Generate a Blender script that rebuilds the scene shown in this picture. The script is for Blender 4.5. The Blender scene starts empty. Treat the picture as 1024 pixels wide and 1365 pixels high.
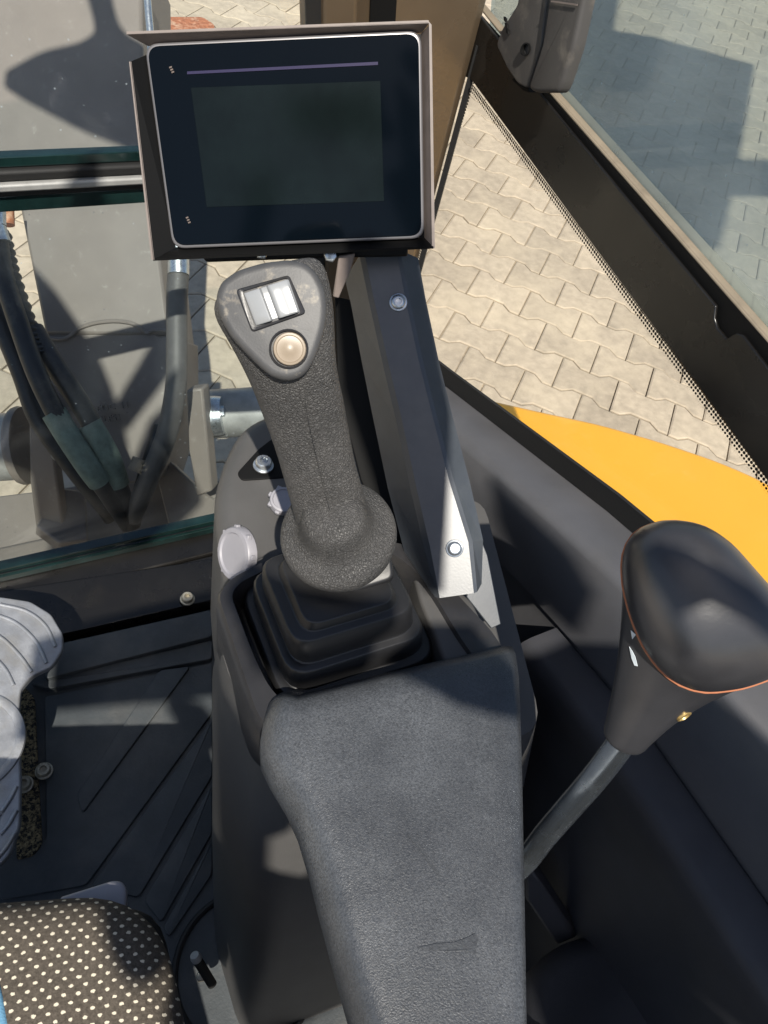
import bpy, bmesh, math, random
import numpy as np
from mathutils import Vector, Matrix
random.seed(7)
sc = bpy.context.scene
col = sc.collection

# ---------------------------------------------------------------- camera
FOC = 1060.0; CH = 1.72
def _n(v): return v/np.linalg.norm(v)
UP = _n(np.array([.19,-.60,-.777]))
XA = np.array([2238,-482,1060.]); XA -= XA.dot(UP)*UP; XA = _n(XA)
_s = np.array([1,-1,-1]); YA = np.cross(UP*_s, XA*_s)*_s
CAM = np.array([0,0,CH])
def ray(x,y):
    d = np.array([(x-512)/FOC,(y-682.5)/FOC,1.]); return np.array([d@XA,d@YA,d@UP])
def D(x,y,d): return Vector(CAM+ray(x,y)*d)            # point at a distance
def onX(x,y,v): r=ray(x,y); return Vector(CAM+r*v/r[0])
def onY(x,y,v): r=ray(x,y); return Vector(CAM+r*v/r[1])
def onZ(x,y,v): r=ray(x,y); return Vector(CAM+r*(v-CH)/r[2])
cd = bpy.data.cameras.new('camera'); cam = bpy.data.objects.new('camera', cd); col.objects.link(cam)
cd.sensor_fit='VERTICAL'; cd.sensor_height=36; cd.lens=36*FOC/1365; cd.clip_start=.01; cd.clip_end=500
M = Matrix(((XA[0],-XA[1],-XA[2],0),(YA[0],-YA[1],-YA[2],0),(UP[0],-UP[1],-UP[2],CH),(0,0,0,1)))
cam.matrix_world = M; sc.camera = cam

# ---------------------------------------------------------------- light
SUN_EL = math.radians(54); SUN_TRAVEL = Vector((.40,.916,0)).normalized()
sd = Vector((SUN_TRAVEL.x*math.cos(SUN_EL), SUN_TRAVEL.y*math.cos(SUN_EL), -math.sin(SUN_EL)))
w = bpy.data.worlds.new('World'); sc.world = w; w.use_nodes = True
nt = w.node_tree; bgn = nt.nodes['Background']; sky = nt.nodes.new('ShaderNodeTexSky'); sky.sky_type='NISHITA'
sky.sun_disc=False; sky.sun_elevation=SUN_EL; sky.sun_rotation=math.atan2(-sd.x,-sd.y)
nt.links.new(sky.outputs[0], bgn.inputs[0]); bgn.inputs[1].default_value=.085
sl = bpy.data.lights.new('sun','SUN'); sl.energy=5; sl.angle=math.radians(.5); sl.color=(1,.94,.84)
so = bpy.data.objects.new('sun', sl); col.objects.link(so); so.rotation_euler = sd.to_track_quat('-Z','Y').to_euler()
sc.view_settings.view_transform='Standard'; sc.view_settings.look='None'; sc.view_settings.gamma=1
sc.view_settings.exposure=.5
sc.cycles.max_bounces=10; sc.cycles.transparent_max_bounces=16; sc.cycles.use_denoising=True

# ---------------------------------------------------------------- helpers
MAT={}
def mat(name, c, rough=.5, metal=0, spec=.5, noise=0, nscale=40, bump=0, bscale=300, bkind='noise', bdist=.001,
        dirt=None, dscale=8, damt=.0, dlo=.5, dhi=.7, rvar=0, coat=0, per_obj=0, stretch=None):
    m=bpy.data.materials.new(name); m.use_nodes=True; t=m.node_tree; N=t.nodes; L=t.links
    b=N['Principled BSDF']; b.inputs['Roughness'].default_value=rough; b.inputs['Metallic'].default_value=metal
    b.inputs['Specular IOR Level'].default_value=spec; b.inputs['Coat Weight'].default_value=coat
    g=N.new('ShaderNodeNewGeometry'); vec=g.outputs['Position']
    if stretch:
        mp=N.new('ShaderNodeMapping'); mp.inputs['Scale'].default_value=stretch; L.new(vec,mp.inputs[0]); vec=mp.outputs[0]
    cs=N.new('ShaderNodeRGB'); cs.outputs[0].default_value=(*c,1); out=cs.outputs[0]
    def mix(kind,fac,a,bb):
        x=N.new('ShaderNodeMix'); x.data_type='RGBA'; x.blend_type=kind
        if hasattr(fac,'links'): L.new(fac,x.inputs[0])
        else: x.inputs[0].default_value=fac
        for s,v in ((6,a),(7,bb)):
            if hasattr(v,'links'): L.new(v,x.inputs[s])
            else: x.inputs[s].default_value=(*v,1)
        return x.outputs[2]
    def ns(scale,detail=6,rgh=.6):
        n=N.new('ShaderNodeTexNoise'); n.inputs['Scale'].default_value=scale; n.inputs['Detail'].default_value=detail
        n.inputs['Roughness'].default_value=rgh; L.new(vec,n.inputs['Vector']); return n.outputs[0]
    def ramp(s,lo,hi,a=0,bb=1):
        r=N.new('ShaderNodeMapRange'); r.inputs[1].default_value=lo; r.inputs[2].default_value=hi
        r.inputs[3].default_value=a; r.inputs[4].default_value=bb; L.new(s,r.inputs[0]); return r.outputs[0]
    if noise:
        v=ramp(ns(nscale),.25,.75,1-noise,1+noise)
        cc=N.new('ShaderNodeCombineColor'); [L.new(v,cc.inputs[i]) for i in range(3)]
        out=mix('MULTIPLY',1.0,out,cc.outputs[0])
    if per_obj:
        oi=N.new('ShaderNodeObjectInfo'); v=ramp(oi.outputs['Random'],0,1,1-per_obj,1+per_obj)
        cc=N.new('ShaderNodeCombineColor'); [L.new(v,cc.inputs[i]) for i in range(3)]
        out=mix('MULTIPLY',1.0,out,cc.outputs[0])
    if dirt:
        f1=ramp(ns(dscale,8,.65),dlo,dhi,0,damt); out=mix('MIX',f1,out,dirt)
    L.new(out,b.inputs['Base Color'])
    if rvar: L.new(ramp(ns(nscale*.6+6,4),.3,.7,max(.02,rough-rvar),min(1,rough+rvar)),b.inputs['Roughness'])
    if bump:
        if bkind=='noise': h=ns(bscale,3)
        else:
            nz=N.new('ShaderNodeTexNoise'); nz.inputs['Scale'].default_value=bscale*.7; L.new(vec,nz.inputs['Vector'])
            mx=N.new('ShaderNodeMix'); mx.data_type='VECTOR'; mx.inputs[0].default_value=.0035; L.new(vec,mx.inputs[4]); L.new(nz.outputs['Color'],mx.inputs[5])
            vo=N.new('ShaderNodeTexVoronoi'); vo.feature='DISTANCE_TO_EDGE' if bkind=='leather' else 'F1'
            vo.inputs['Scale'].default_value=bscale; L.new(mx.outputs[1],vo.inputs['Vector'])
            h=ramp(vo.outputs['Distance'],0,.22 if bkind=='leather' else .7)
        bp=N.new('ShaderNodeBump'); bp.inputs['Strength'].default_value=bump; bp.inputs['Distance'].default_value=bdist
        L.new(h,bp.inputs['Height']); L.new(bp.outputs[0],b.inputs['Normal'])
    MAT[name]=m; return m

def glass_mat(name, tint, dust=.06, dcol=(.6,.6,.58), specks=.0, refl=1.0):
    m=bpy.data.materials.new(name); m.use_nodes=True; t=m.node_tree; N=t.nodes; L=t.links; N.remove(N['Principled BSDF'])
    tr=N.new('ShaderNodeBsdfTransparent'); tr.inputs[0].default_value=(*tint,1)
    gl=N.new('ShaderNodeBsdfGlossy'); gl.inputs['Roughness'].default_value=.01
    ge=N.new('ShaderNodeNewGeometry'); dt=N.new('ShaderNodeVectorMath'); dt.operation='DOT_PRODUCT'; L.new(ge.outputs['Normal'],dt.inputs[0]); L.new(ge.outputs['Incoming'],dt.inputs[1])
    def mth(op,a,b_):
        q=N.new('ShaderNodeMath'); q.operation=op
        for i,v in enumerate((a,b_)):
            if v is None: continue
            if hasattr(v,'links'): L.new(v,q.inputs[i])
            else: q.inputs[i].default_value=v
        return q.outputs[0]
    mu=N.new('ShaderNodeMath'); mu.operation='MULTIPLY_ADD'; mu.inputs[1].default_value=.9*refl; mu.inputs[2].default_value=.03*refl
    L.new(mth('POWER',mth('SUBTRACT',1.0,mth('ABSOLUTE',dt.outputs['Value'],None)),5.0),mu.inputs[0])
    m1=N.new('ShaderNodeMixShader'); L.new(mu.outputs[0],m1.inputs[0]); L.new(tr.outputs[0],m1.inputs[1]); L.new(gl.outputs[0],m1.inputs[2])
    df=N.new('ShaderNodeBsdfDiffuse'); df.inputs[0].default_value=(*dcol,1)
    g=N.new('ShaderNodeNewGeometry'); n=N.new('ShaderNodeTexNoise'); n.inputs['Scale'].default_value=9; n.inputs['Detail'].default_value=8
    L.new(g.outputs['Position'],n.inputs['Vector'])
    r=N.new('ShaderNodeMapRange'); r.inputs[1].default_value=.3; r.inputs[2].default_value=.7; r.inputs[3].default_value=dust*.5; r.inputs[4].default_value=dust*1.5
    L.new(n.outputs[0],r.inputs[0]); fac=r.outputs[0]
    if specks:
        v=N.new('ShaderNodeTexVoronoi'); v.inputs['Scale'].default_value=130; L.new(g.outputs['Position'],v.inputs['Vector'])
        s=N.new('ShaderNodeMapRange'); s.inputs[1].default_value=.16; s.inputs[2].default_value=.07; s.inputs[3].default_value=0; s.inputs[4].default_value=specks; L.new(v.outputs['Distance'],s.inputs[0])
        sp=N.new('ShaderNodeSeparateColor'); L.new(v.outputs['Color'],sp.inputs[0])
        gt=N.new('ShaderNodeMath'); gt.operation='GREATER_THAN'; gt.inputs[1].default_value=.9; L.new(sp.outputs[0],gt.inputs[0])
        mm=N.new('ShaderNodeMath'); mm.operation='MULTIPLY'; L.new(s.outputs[0],mm.inputs[0]); L.new(gt.outputs[0],mm.inputs[1])
        ad=N.new('ShaderNodeMath'); ad.operation='ADD'; ad.use_clamp=True; L.new(mm.outputs[0],ad.inputs[0]); L.new(fac,ad.inputs[1]); fac=ad.outputs[0]
    m2=N.new('ShaderNodeMixShader'); L.new(fac,m2.inputs[0]); L.new(m1.outputs[0],m2.inputs[1]); L.new(df.outputs[0],m2.inputs[2])
    L.new(m2.outputs[0],N['Material Output'].inputs[0]); MAT[name]=m; return m

def absloc(o):
    v=Vector((0,0,0))
    while o is not None: v+=o.location; o=o.parent
    return v
def root(name, loc, label, cat, group=None):
    o=bpy.data.objects.new(name,None); col.objects.link(o); o.location=loc; o.empty_display_size=.05
    o['label']=label; o['category']=cat
    if group: o['group']=group
    return o
def tag(o,label,cat,group=None):
    o['label']=label; o['category']=cat
    if group: o['group']=group
    return o
def add(name, V, F, m, parent=None, smooth=False, bevel=0, seg=2, sub=0, kind=None, label=None, sharp=None, uv=None, solid=0):
    V=[Vector(v) for v in V]; c=sum(V,Vector((0,0,0)))/len(V)
    me=bpy.data.meshes.new(name); me.from_pydata([tuple(v-c) for v in V],[],F); me.validate()
    bm=bmesh.new(); bm.from_mesh(me); bmesh.ops.recalc_face_normals(bm,faces=bm.faces); bm.to_mesh(me); bm.free()
    if uv is not None:
        ul=me.uv_layers.new(name='UVMap')
        for lp in me.loops: ul.data[lp.index].uv=uv[lp.vertex_index]
    me.materials.append(MAT[m])
    o=bpy.data.objects.new(name,me); col.objects.link(o); o.parent=parent
    o.location=c-(absloc(parent) if parent else Vector((0,0,0)))
    if solid:
        md=o.modifiers.new('solid','SOLIDIFY'); md.thickness=solid; md.offset=0
    if bevel:
        md=o.modifiers.new('bevel','BEVEL'); md.width=bevel; md.segments=seg; md.limit_method='ANGLE'; md.angle_limit=math.radians(30); md.harden_normals=False
    if sub:
        md=o.modifiers.new('sub','SUBSURF'); md.levels=sub; md.render_levels=sub
    if smooth or bevel or sub:
        for p in me.polygons: p.use_smooth=True
        if not sub: me.set_sharp_from_angle(angle=math.radians(sharp or 40))
    if kind: o['kind']=kind
    if label: o['label']=label
    return o
def loft(name, rings, m, parent=None, closed=True, caps=True, **k):
    n=len(rings[0]); V=[v for r in rings for v in r]; F=[]
    for i in range(len(rings)-1):
        for j in range(n if closed else n-1):
            F.append((i*n+j,i*n+(j+1)%n,(i+1)*n+(j+1)%n,(i+1)*n+j))
    if caps and closed:
        F.append(tuple(range(n))); F.append(tuple((len(rings)-1)*n+j for j in range(n)))
    k.setdefault('smooth',True)
    return add(name,V,F,m,parent,**k)
def tube_rings(pts, r, seg=14):
    pts=[Vector(p) for p in pts]; R=[]; up=None
    for i,p in enumerate(pts):
        t=(pts[min(i+1,len(pts)-1)]-pts[max(i-1,0)]).normalized()
        if up is None: up=t.orthogonal().normalized()
        up=(up-t*up.dot(t)).normalized(); b=t.cross(up)
        rr=r[i] if isinstance(r,(list,tuple)) else r
        R.append([p+(up*math.cos(a)+b*math.sin(a))*rr for a in [2*math.pi*j/seg for j in range(seg)]])
    return R
def smooth_path(pts, n=6):
    pts=[Vector(p) for p in pts]; P=[pts[0]*2-pts[1]]+pts+[pts[-1]*2-pts[-2]]; out=[]
    for i in range(1,len(P)-2):
        for k in range(n):
            t=k/n; a,b,c,d=P[i-1],P[i],P[i+1],P[i+2]
            out.append(.5*((2*b)+(c-a)*t+(2*a-5*b+4*c-d)*t*t+(-a+3*b-3*c+d)*t**3))
    out.append(pts[-1]); return out
def tube(name, pts, r, m, parent=None, seg=14, sm=0, **k):
    if sm: pts=smooth_path(pts,sm)
    return loft(name,tube_rings(pts,r,seg),m,parent,**k)
def box(name, c, u, v, wv, m, parent=None, bevel=.002, **k):
    c,u,v,wv=map(Vector,(c,u,v,wv))
    V=[c+u*a+v*b+wv*d for a in(-1,1) for b in(-1,1) for d in(-1,1)]
    F=[(0,1,3,2),(4,6,7,5),(0,4,5,1),(2,3,7,6),(0,2,6,4),(1,5,7,3)]
    return add(name,V,F,m,parent,bevel=bevel,**k)
def aabox(name,x0,x1,y0,y1,z0,z1,m,parent=None,bevel=.002,**k):
    return box(name,((x0+x1)/2,(y0+y1)/2,(z0+z1)/2),((x1-x0)/2,0,0),(0,(y1-y0)/2,0),(0,0,(z1-z0)/2),m,parent,bevel,**k)
def newell(P):
    n=Vector((0,0,0))
    for i in range(len(P)): n+=P[i].cross(P[(i+1)%len(P)])
    return n.normalized()
def rounded(P, r, k=4):
    """polygon with its corners rounded (r: metres, one or one per corner)"""
    P=[Vector(p) for p in P]; out=[]; n=len(P)
    for i in range(n):
        a,b,c=P[i-1],P[i],P[(i+1)%n]; rr=r[i] if isinstance(r,(list,tuple)) else r
        la,lc=(a-b).length,(c-b).length; q=min(rr,la*.48,lc*.48)
        if q<1e-5: out.append(b); continue
        p0=b+(a-b).normalized()*q; p1=b+(c-b).normalized()*q
        for j in range(k+1):
            t=j/k; out.append(p0*(1-t)**2+b*2*t*(1-t)+p1*t*t)
    return out
def slab(name, P, depth, m, parent=None, r=.003, rdown=None, toward=None, taper=0, dome=0, rfun=None, seg=4, domer=5, under=True, **k):
    """slab: P is the outline of its top (already rounded); r: inset of the rolled edge; depth: thickness.
    rounded edge goes from outline (low) to outline-inset (top)."""
    P=[Vector(p) for p in P]; nrm=newell(P); t=Vector(toward) if toward is not None else Vector(CAM)-sum(P,Vector())/len(P)
    if nrm.dot(t)<0: P=P[::-1]; nrm=-nrm
    rdown=rdown if rdown is not None else r; n=len(P)
    ins=[]
    for i in range(n):
        e1=(P[i]-P[i-1]).normalized(); e2=(P[(i+1)%n]-P[i]).normalized()
        a=nrm.cross(e1); b=nrm.cross(e2); s=(a+b); s=s.normalized() if s.length>1e-6 else a
        ins.append(s/max(.5,s.dot(a)))
    R=[rfun(p) if rfun else r for p in P]
    rings=[[P[i]-nrm*depth-ins[i]*taper for i in range(n)]] if under else []
    for j in range(seg+1):
        a=math.pi/2*j/seg
        rings.append([P[i]+ins[i]*R[i]*(1-math.cos(a))-nrm*rdown*(1-math.sin(a)) for i in range(n)])
    top=rings[-1]; cen=sum(top,Vector())/n
    if dome:
        for j in range(1,domer+1):
            s=j/domer; q=1-s*.97
            rings.append([cen+(p-cen)*q+nrm*dome*(1-q*q) for p in top])
    return loft(name,rings,m,parent,**k)
def disc(name,c,nrm,r,h,m,parent=None,seg=24,bev=.3,**k):
    c=Vector(c); nrm=Vector(nrm).normalized(); u=nrm.orthogonal().normalized(); v=nrm.cross(u); rings=[]
    for rr,hh in ((r,0),(r,h*(1-bev)),(r-h*bev*.5,h*(1-bev*.3)),(r-h*bev,h)):
        rings.append([c+nrm*hh+(u*math.cos(a)+v*math.sin(a))*rr for a in [2*math.pi*j/seg for j in range(seg)]])
    return loft(name,rings,m,parent,**k)
def lathe(name,c,nrm,prof,m,parent=None,seg=28,**k):
    c=Vector(c); nrm=Vector(nrm).normalized(); u=nrm.orthogonal().normalized(); v=nrm.cross(u)
    return loft(name,[[c+nrm*h+(u*math.cos(a)+v*math.sin(a))*max(r,1e-5) for a in [2*math.pi*j/seg for j in range(seg)]] for r,h in prof],m,parent,**k)
def screw(name, c, nrm, r, h, m, parent, socket='socket', **k):
    """domed screw head with a six-lobed recess; child socket"""
    s=lathe(name,c,nrm,[(r*.9,-h),(r,0),(r*1.0,h*.45),(r*.86,h*.85),(r*.6,h),(r*.48,h),(r*.44,h*.3),(.0,h*.25)],m,parent,seg=24,caps=False,**k)
    return s
def quad_strip(name, A, B, m, parent=None, solid=0, **k):
    n=len(A); return add(name,list(A)+list(B),[(i,i+1,n+i+1,n+i) for i in range(n-1)],m,parent,solid=solid,**k)

# ---------------------------------------------------------------- materials
mat('paver',(.385,.322,.245),.9,noise=.22,nscale=30,bump=.6,bscale=260,bdist=.0012,dirt=(.62,.52,.38),dscale=3,damt=.5,dlo=.45,dhi=.7,per_obj=.13)
mat('sand',(.36,.295,.215),.95,noise=.3,nscale=60,bump=.6,bscale=300)
mat('black_paint',(.008,.0075,.007),.28,spec=.5,noise=.4,nscale=12,rvar=.1,dirt=(.12,.10,.07),dscale=5,damt=.12,dlo=.5,dhi=.75,bump=.05,bscale=250)
mat('pillar_reflect_paint',(.085,.062,.040),.3,spec=.6,noise=.2,nscale=8,rvar=.08)  # glossy black paint; brown of the reflected paving put into its base colour
mat('black_rubber',(.012,.012,.012),.6,spec=.35,bump=.15,bscale=400)
mat('black',(.004,.004,.004),.7,spec=.2)
mat('grip_rubber',(.048,.047,.046),.5,spec=.45,bump=.85,bscale=520,bkind='leather',bdist=.0006,noise=.35,nscale=500,dirt=(.11,.105,.10),dscale=20,damt=.5,dlo=.42,dhi=.7)
mat('head_plastic',(.055,.055,.056),.5,spec=.5,noise=.2,nscale=90,bump=.25,bscale=900,bdist=.0003,dirt=(.30,.26,.20),dscale=75,damt=.7,dlo=.57,dhi=.7)
mat('dark_plastic',(.022,.022,.024),.38,spec=.5,bump=.18,bscale=900,bdist=.0004,noise=.15,nscale=40,rvar=.06,dirt=(.16,.14,.11),dscale=18,damt=.10,dlo=.5,dhi=.7)
mat('gaiter_rubber',(.014,.014,.015),.42,spec=.5,bump=.1,bscale=500,bdist=.0004,noise=.2,nscale=30,rvar=.08)
mat('armrest_vinyl',(.070,.075,.082),.38,spec=.7,bump=.7,bscale=1000,bkind='noise',bdist=.0005,noise=.6,nscale=700,rvar=.12,dirt=(.020,.022,.026),dscale=7,damt=.85,dlo=.40,dhi=.66)
mat('trim_plastic',(.085,.086,.094),.5,spec=.45,bump=.3,bscale=700,bdist=.0004,noise=.15,nscale=15,dirt=(.14,.125,.10),dscale=7,damt=.18,dlo=.45,dhi=.75)
mat('trim_dark',(.038,.039,.045),.55,spec=.4,bump=.3,bscale=700,bdist=.0004,noise=.2,nscale=15,dirt=(.12,.10,.08),dscale=9,damt=.12,dlo=.5,dhi=.75)
mat('warm_plastic',(.072,.070,.068),.5,spec=.45,bump=.3,bscale=700,bdist=.0004,noise=.15,nscale=15)
mat('bracket_paint',(.050,.057,.067),.38,spec=.7,bump=.12,bscale=650,bdist=.0004,noise=.15,nscale=50,dirt=(.14,.14,.13),dscale=20,damt=.25,dlo=.45,dhi=.75)
mat('zinc',(.55,.58,.60),.32,metal=.9,noise=.25,nscale=200,rvar=.1)
mat('dull_zinc',(.40,.37,.30),.5,metal=.7,noise=.3,nscale=150)
mat('steel_rod',(.42,.47,.52),.24,metal=.95,noise=.15,nscale=60,rvar=.06,bump=.015,bscale=250,dirt=(.05,.05,.05),dscale=60,damt=.6,dlo=.62,dhi=.7)
mat('boom_paint',(.17,.148,.13),.5,spec=.5,noise=.1,nscale=15,bump=.15,bscale=200,dirt=(.34,.32,.29),dscale=60,damt=.35,dlo=.62,dhi=.72)
mat('pin_metal',(.30,.30,.29),.5,metal=.3,noise=.3,nscale=30,rvar=.15)
mat('rust',(.36,.13,.06),.8,noise=.5,nscale=60,bump=.6,bscale=150,dirt=(.55,.42,.30),dscale=30,damt=.8)
mat('hose',(.009,.009,.010),.5,spec=.5,noise=.3,nscale=40,bump=.4,bscale=260,dirt=(.15,.13,.10),dscale=20,damt=.3)
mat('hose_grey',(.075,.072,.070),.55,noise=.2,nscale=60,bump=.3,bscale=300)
mat('hose_sleeve',(.14,.18,.145),.75,noise=.35,nscale=60,bump=.6,bscale=420)
mat('yellow_paint',(.74,.36,.028),.35,spec=.5,noise=.05,nscale=5,coat=.2,dirt=(.8,.62,.3),dscale=25,damt=.15,dlo=.6,dhi=.75)
mat('mat_rubber',(.044,.051,.056),.58,spec=.45,noise=.25,nscale=20,bump=.4,bscale=260,dirt=(.13,.125,.115),dscale=11,damt=.45,dlo=.48,dhi=.75)
mat('alu',(.30,.31,.33),.42,metal=.45,noise=.2,nscale=60,rvar=.1,bump=.3,bscale=350,dirt=(.25,.23,.19),dscale=25,damt=.5)
mat('grit',(.22,.17,.09),.95,noise=.8,nscale=260,bump=1,bscale=300,bdist=.004,dirt=(.01,.01,.01),dscale=230,damt=1,dlo=.45,dhi=.55)
mat('white_plastic',(.27,.265,.29),.45,noise=.08,nscale=30)
mat('switch_grey',(.27,.28,.29),.35,noise=.05,nscale=60)
mat('button_beige',(.25,.20,.145),.4,noise=.08,nscale=60)
mat('knob_plastic',(.030,.030,.033),.33,spec=.6,noise=.2,nscale=25,rvar=.05,bump=.12,bscale=500,bdist=.0004,dirt=(.20,.12,.07),dscale=160,damt=.8,dlo=.74,dhi=.76)
mat('copper_line',(.36,.13,.06),.6)
mat('decal_white',(.6,.66,.7),.6)
mat('brass',(.6,.42,.16),.4,metal=.8,noise=.4,nscale=300)
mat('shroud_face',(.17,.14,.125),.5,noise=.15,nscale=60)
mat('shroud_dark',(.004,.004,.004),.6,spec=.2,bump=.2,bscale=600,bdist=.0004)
mat('screen_glass',(.0015,.003,.005),.08,spec=.13,noise=.1,nscale=10,dirt=(.35,.38,.4),dscale=140,damt=.5,dlo=.735,dhi=.76)
mat('screen_lcd',(.0035,.0065,.0065),.12,spec=.22,noise=.5,nscale=14)
mat('screen_print',(.022,.018,.05),.2)
mat('screen_rim',(.16,.155,.16),.35,metal=.4)
mat('seal_beige',(.20,.165,.12),.8,noise=.3,nscale=40,dirt=(.12,.1,.07),dscale=20,damt=.6)
mat('glass_edge',(.006,.018,.017),.1,spec=.8,noise=.5,nscale=30)
mat('handle_plastic',(.055,.052,.05),.5,bump=.3,bscale=600,bdist=.0004,dirt=(.25,.22,.18),dscale=22,damt=.45,dlo=.52,dhi=.7)
mat('blue_fabric',(.12,.28,.42),.9,bump=.5,bscale=900)
glass_mat('front_glass',(.94,.965,.965),.010,(.5,.58,.62),specks=.35)
glass_mat('side_glass',(.96,.965,.955),.008)
glass_mat('tinted_glass',(.70,.76,.76),.17,(.44,.54,.60),specks=.7)
# frit dots
m=bpy.data.materials.new('frit'); m.use_nodes=True; N=m.node_tree.nodes; L=m.node_tree.links; b=N['Principled BSDF']; b.inputs['Base Color'].default_value=(.006,.006,.006,1)
tc=N.new('ShaderNodeUVMap'); mp=N.new('ShaderNodeMapping'); mp.inputs['Scale'].default_value=(310,310,1); L.new(tc.outputs[0],mp.inputs[0])
vo=N.new('ShaderNodeTexVoronoi'); vo.voronoi_dimensions='2D'; vo.inputs['Randomness'].default_value=0; vo.inputs['Scale'].default_value=1; L.new(mp.outputs[0],vo.inputs['Vector'])
sx=N.new('ShaderNodeSeparateXYZ'); L.new(tc.outputs[0],sx.inputs[0])
mr=N.new('ShaderNodeMapRange'); mr.inputs[1].default_value=0; mr.inputs[2].default_value=.013; mr.inputs[3].default_value=.52; mr.inputs[4].default_value=.16; L.new(sx.outputs[1],mr.inputs[0])
gt=N.new('ShaderNodeMath'); gt.operation='LESS_THAN'; L.new(vo.outputs['Distance'],gt.inputs[0]); L.new(mr.outputs[0],gt.inputs[1])
tr=N.new('ShaderNodeBsdfTransparent'); mx=N.new('ShaderNodeMixShader'); L.new(gt.outputs[0],mx.inputs[0]); L.new(tr.outputs[0],mx.inputs[1]); L.new(b.outputs[0],mx.inputs[2]); L.new(mx.outputs[0],N['Material Output'].inputs[0]); MAT['frit']=m
# woven seat cloth
m=mat('seat_cloth',(.085,.072,.058),.95,spec=.15,noise=.45,nscale=420,bump=.6,bscale=900,bdist=.0008)
t=m.node_tree; N=t.nodes; L=t.links; b=N['Principled BSDF']; src=b.inputs['Base Color'].links[0].from_socket
g=N.new('ShaderNodeNewGeometry'); mp=N.new('ShaderNodeMapping'); mp.inputs['Rotation'].default_value=(0,0,math.radians(14)); mp.inputs['Scale'].default_value=(110,102,0); L.new(g.outputs['Position'],mp.inputs[0])
def grid(off):
    a=N.new('ShaderNodeVectorMath'); a.operation='ADD'; a.inputs[1].default_value=off; L.new(mp.outputs[0],a.inputs[0])
    f=N.new('ShaderNodeVectorMath'); f.operation='FRACTION'; L.new(a.outputs[0],f.inputs[0])
    s=N.new('ShaderNodeVectorMath'); s.operation='SUBTRACT'; s.inputs[1].default_value=(.5,.5,0); L.new(f.outputs[0],s.inputs[0])
    q=N.new('ShaderNodeVectorMath'); q.operation='MULTIPLY'; q.inputs[1].default_value=(1,1.5,0); L.new(s.outputs[0],q.inputs[0])
    ln=N.new('ShaderNodeVectorMath'); ln.operation='LENGTH'; L.new(q.outputs[0],ln.inputs[0]); return ln.outputs['Value']
mn=N.new('ShaderNodeMath'); mn.operation='MINIMUM'; L.new(grid((0,0,0)),mn.inputs[0]); L.new(grid((.5,.5,0)),mn.inputs[1])
nz=N.new('ShaderNodeTexNoise'); nz.inputs['Scale'].default_value=700; L.new(g.outputs['Position'],nz.inputs['Vector'])
ad=N.new('ShaderNodeMath'); ad.operation='MULTIPLY_ADD'; ad.inputs[1].default_value=.22; L.new(nz.outputs[0],ad.inputs[0]); L.new(mn.outputs[0],ad.inputs[2])
lt=N.new('ShaderNodeMapRange'); lt.inputs[1].default_value=.29; lt.inputs[2].default_value=.24; L.new(ad.outputs[0],lt.inputs[0])
mx=N.new('ShaderNodeMix'); mx.data_type='RGBA'; L.new(lt.outputs[0],mx.inputs[0]); L.new(src,mx.inputs[6]); mx.inputs[7].default_value=(.62,.56,.44,1); L.new(mx.outputs[2],b.inputs['Base Color'])

# ================================================================ OUTDOORS: paving
ZG=0.0
_z=lambda x,y:(540+x/3.413,100+y/3.413)
LP=[(i,0,*_z(*p)) for i,p in enumerate([(340,285),(398,390),(458,495),(510,610),(565,735),(635,855)])]
LP+=[(i+2,-1,*_z(*p)) for i,p in enumerate([(245,420),(300,525),(355,645),(410,770),(475,905)])]
LP+=[(i,1,*_z(*p)) for i,p in enumerate([(530,370),(590,480),(650,575),(720,690),(785,815),(865,925)])]
LP+=[(7,-1,703,406),(8,-1,722,449),(9,-1,743,496),(10,-1,769,536),(6,0,750,390),(7,0,771.6,432),(8,0,790.5,482),(9,0,819,527),(8,1,866,505.6),(9,1,892,557.6)]
A=[];B=[]
for i,j,x,y in LP:
    q=onZ(x,y,0); u=j*.2+i*.1; v=-i*.143
    A+= [[u,-v,1,0],[v,u,0,1]]; B+=[q.x,q.y]
sol=np.linalg.lstsq(np.array(A),np.array(B),rcond=None)[0]
ca,sa,tx,ty=sol; scl=math.hypot(ca,sa); ang=math.atan2(sa,ca)
print('paver scale',scl,'angle',math.degrees(ang),'err',np.abs(np.array(A)@sol-np.array(B)).mean())
def lat(u,v): return (ca*u-sa*v+tx, sa*u+ca*v+ty)
gnd=add('ground',[(-60,-60,-.012),(60,-60,-.012),(60,60,-.012),(-60,60,-.012)],[(0,1,2,3)],'sand',kind='structure')
g=.0021
def outl(ins,z):
    e=.1-g-ins; h1=.0845-g-ins; h0=.0585-g-ins; a,b2=.034,.066
    up=[(-e,h1),(-b2,h1),(-a,h0),(a,h0),(b2,h1),(e,h1)]
    return [(x*scl,y*scl,z) for x,y in up]+[(-x*scl,-y*scl,z) for x,y in up]
Pv=outl(0,-.012)+outl(0,-.0030)+outl(.0050,0)
n=12
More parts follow.
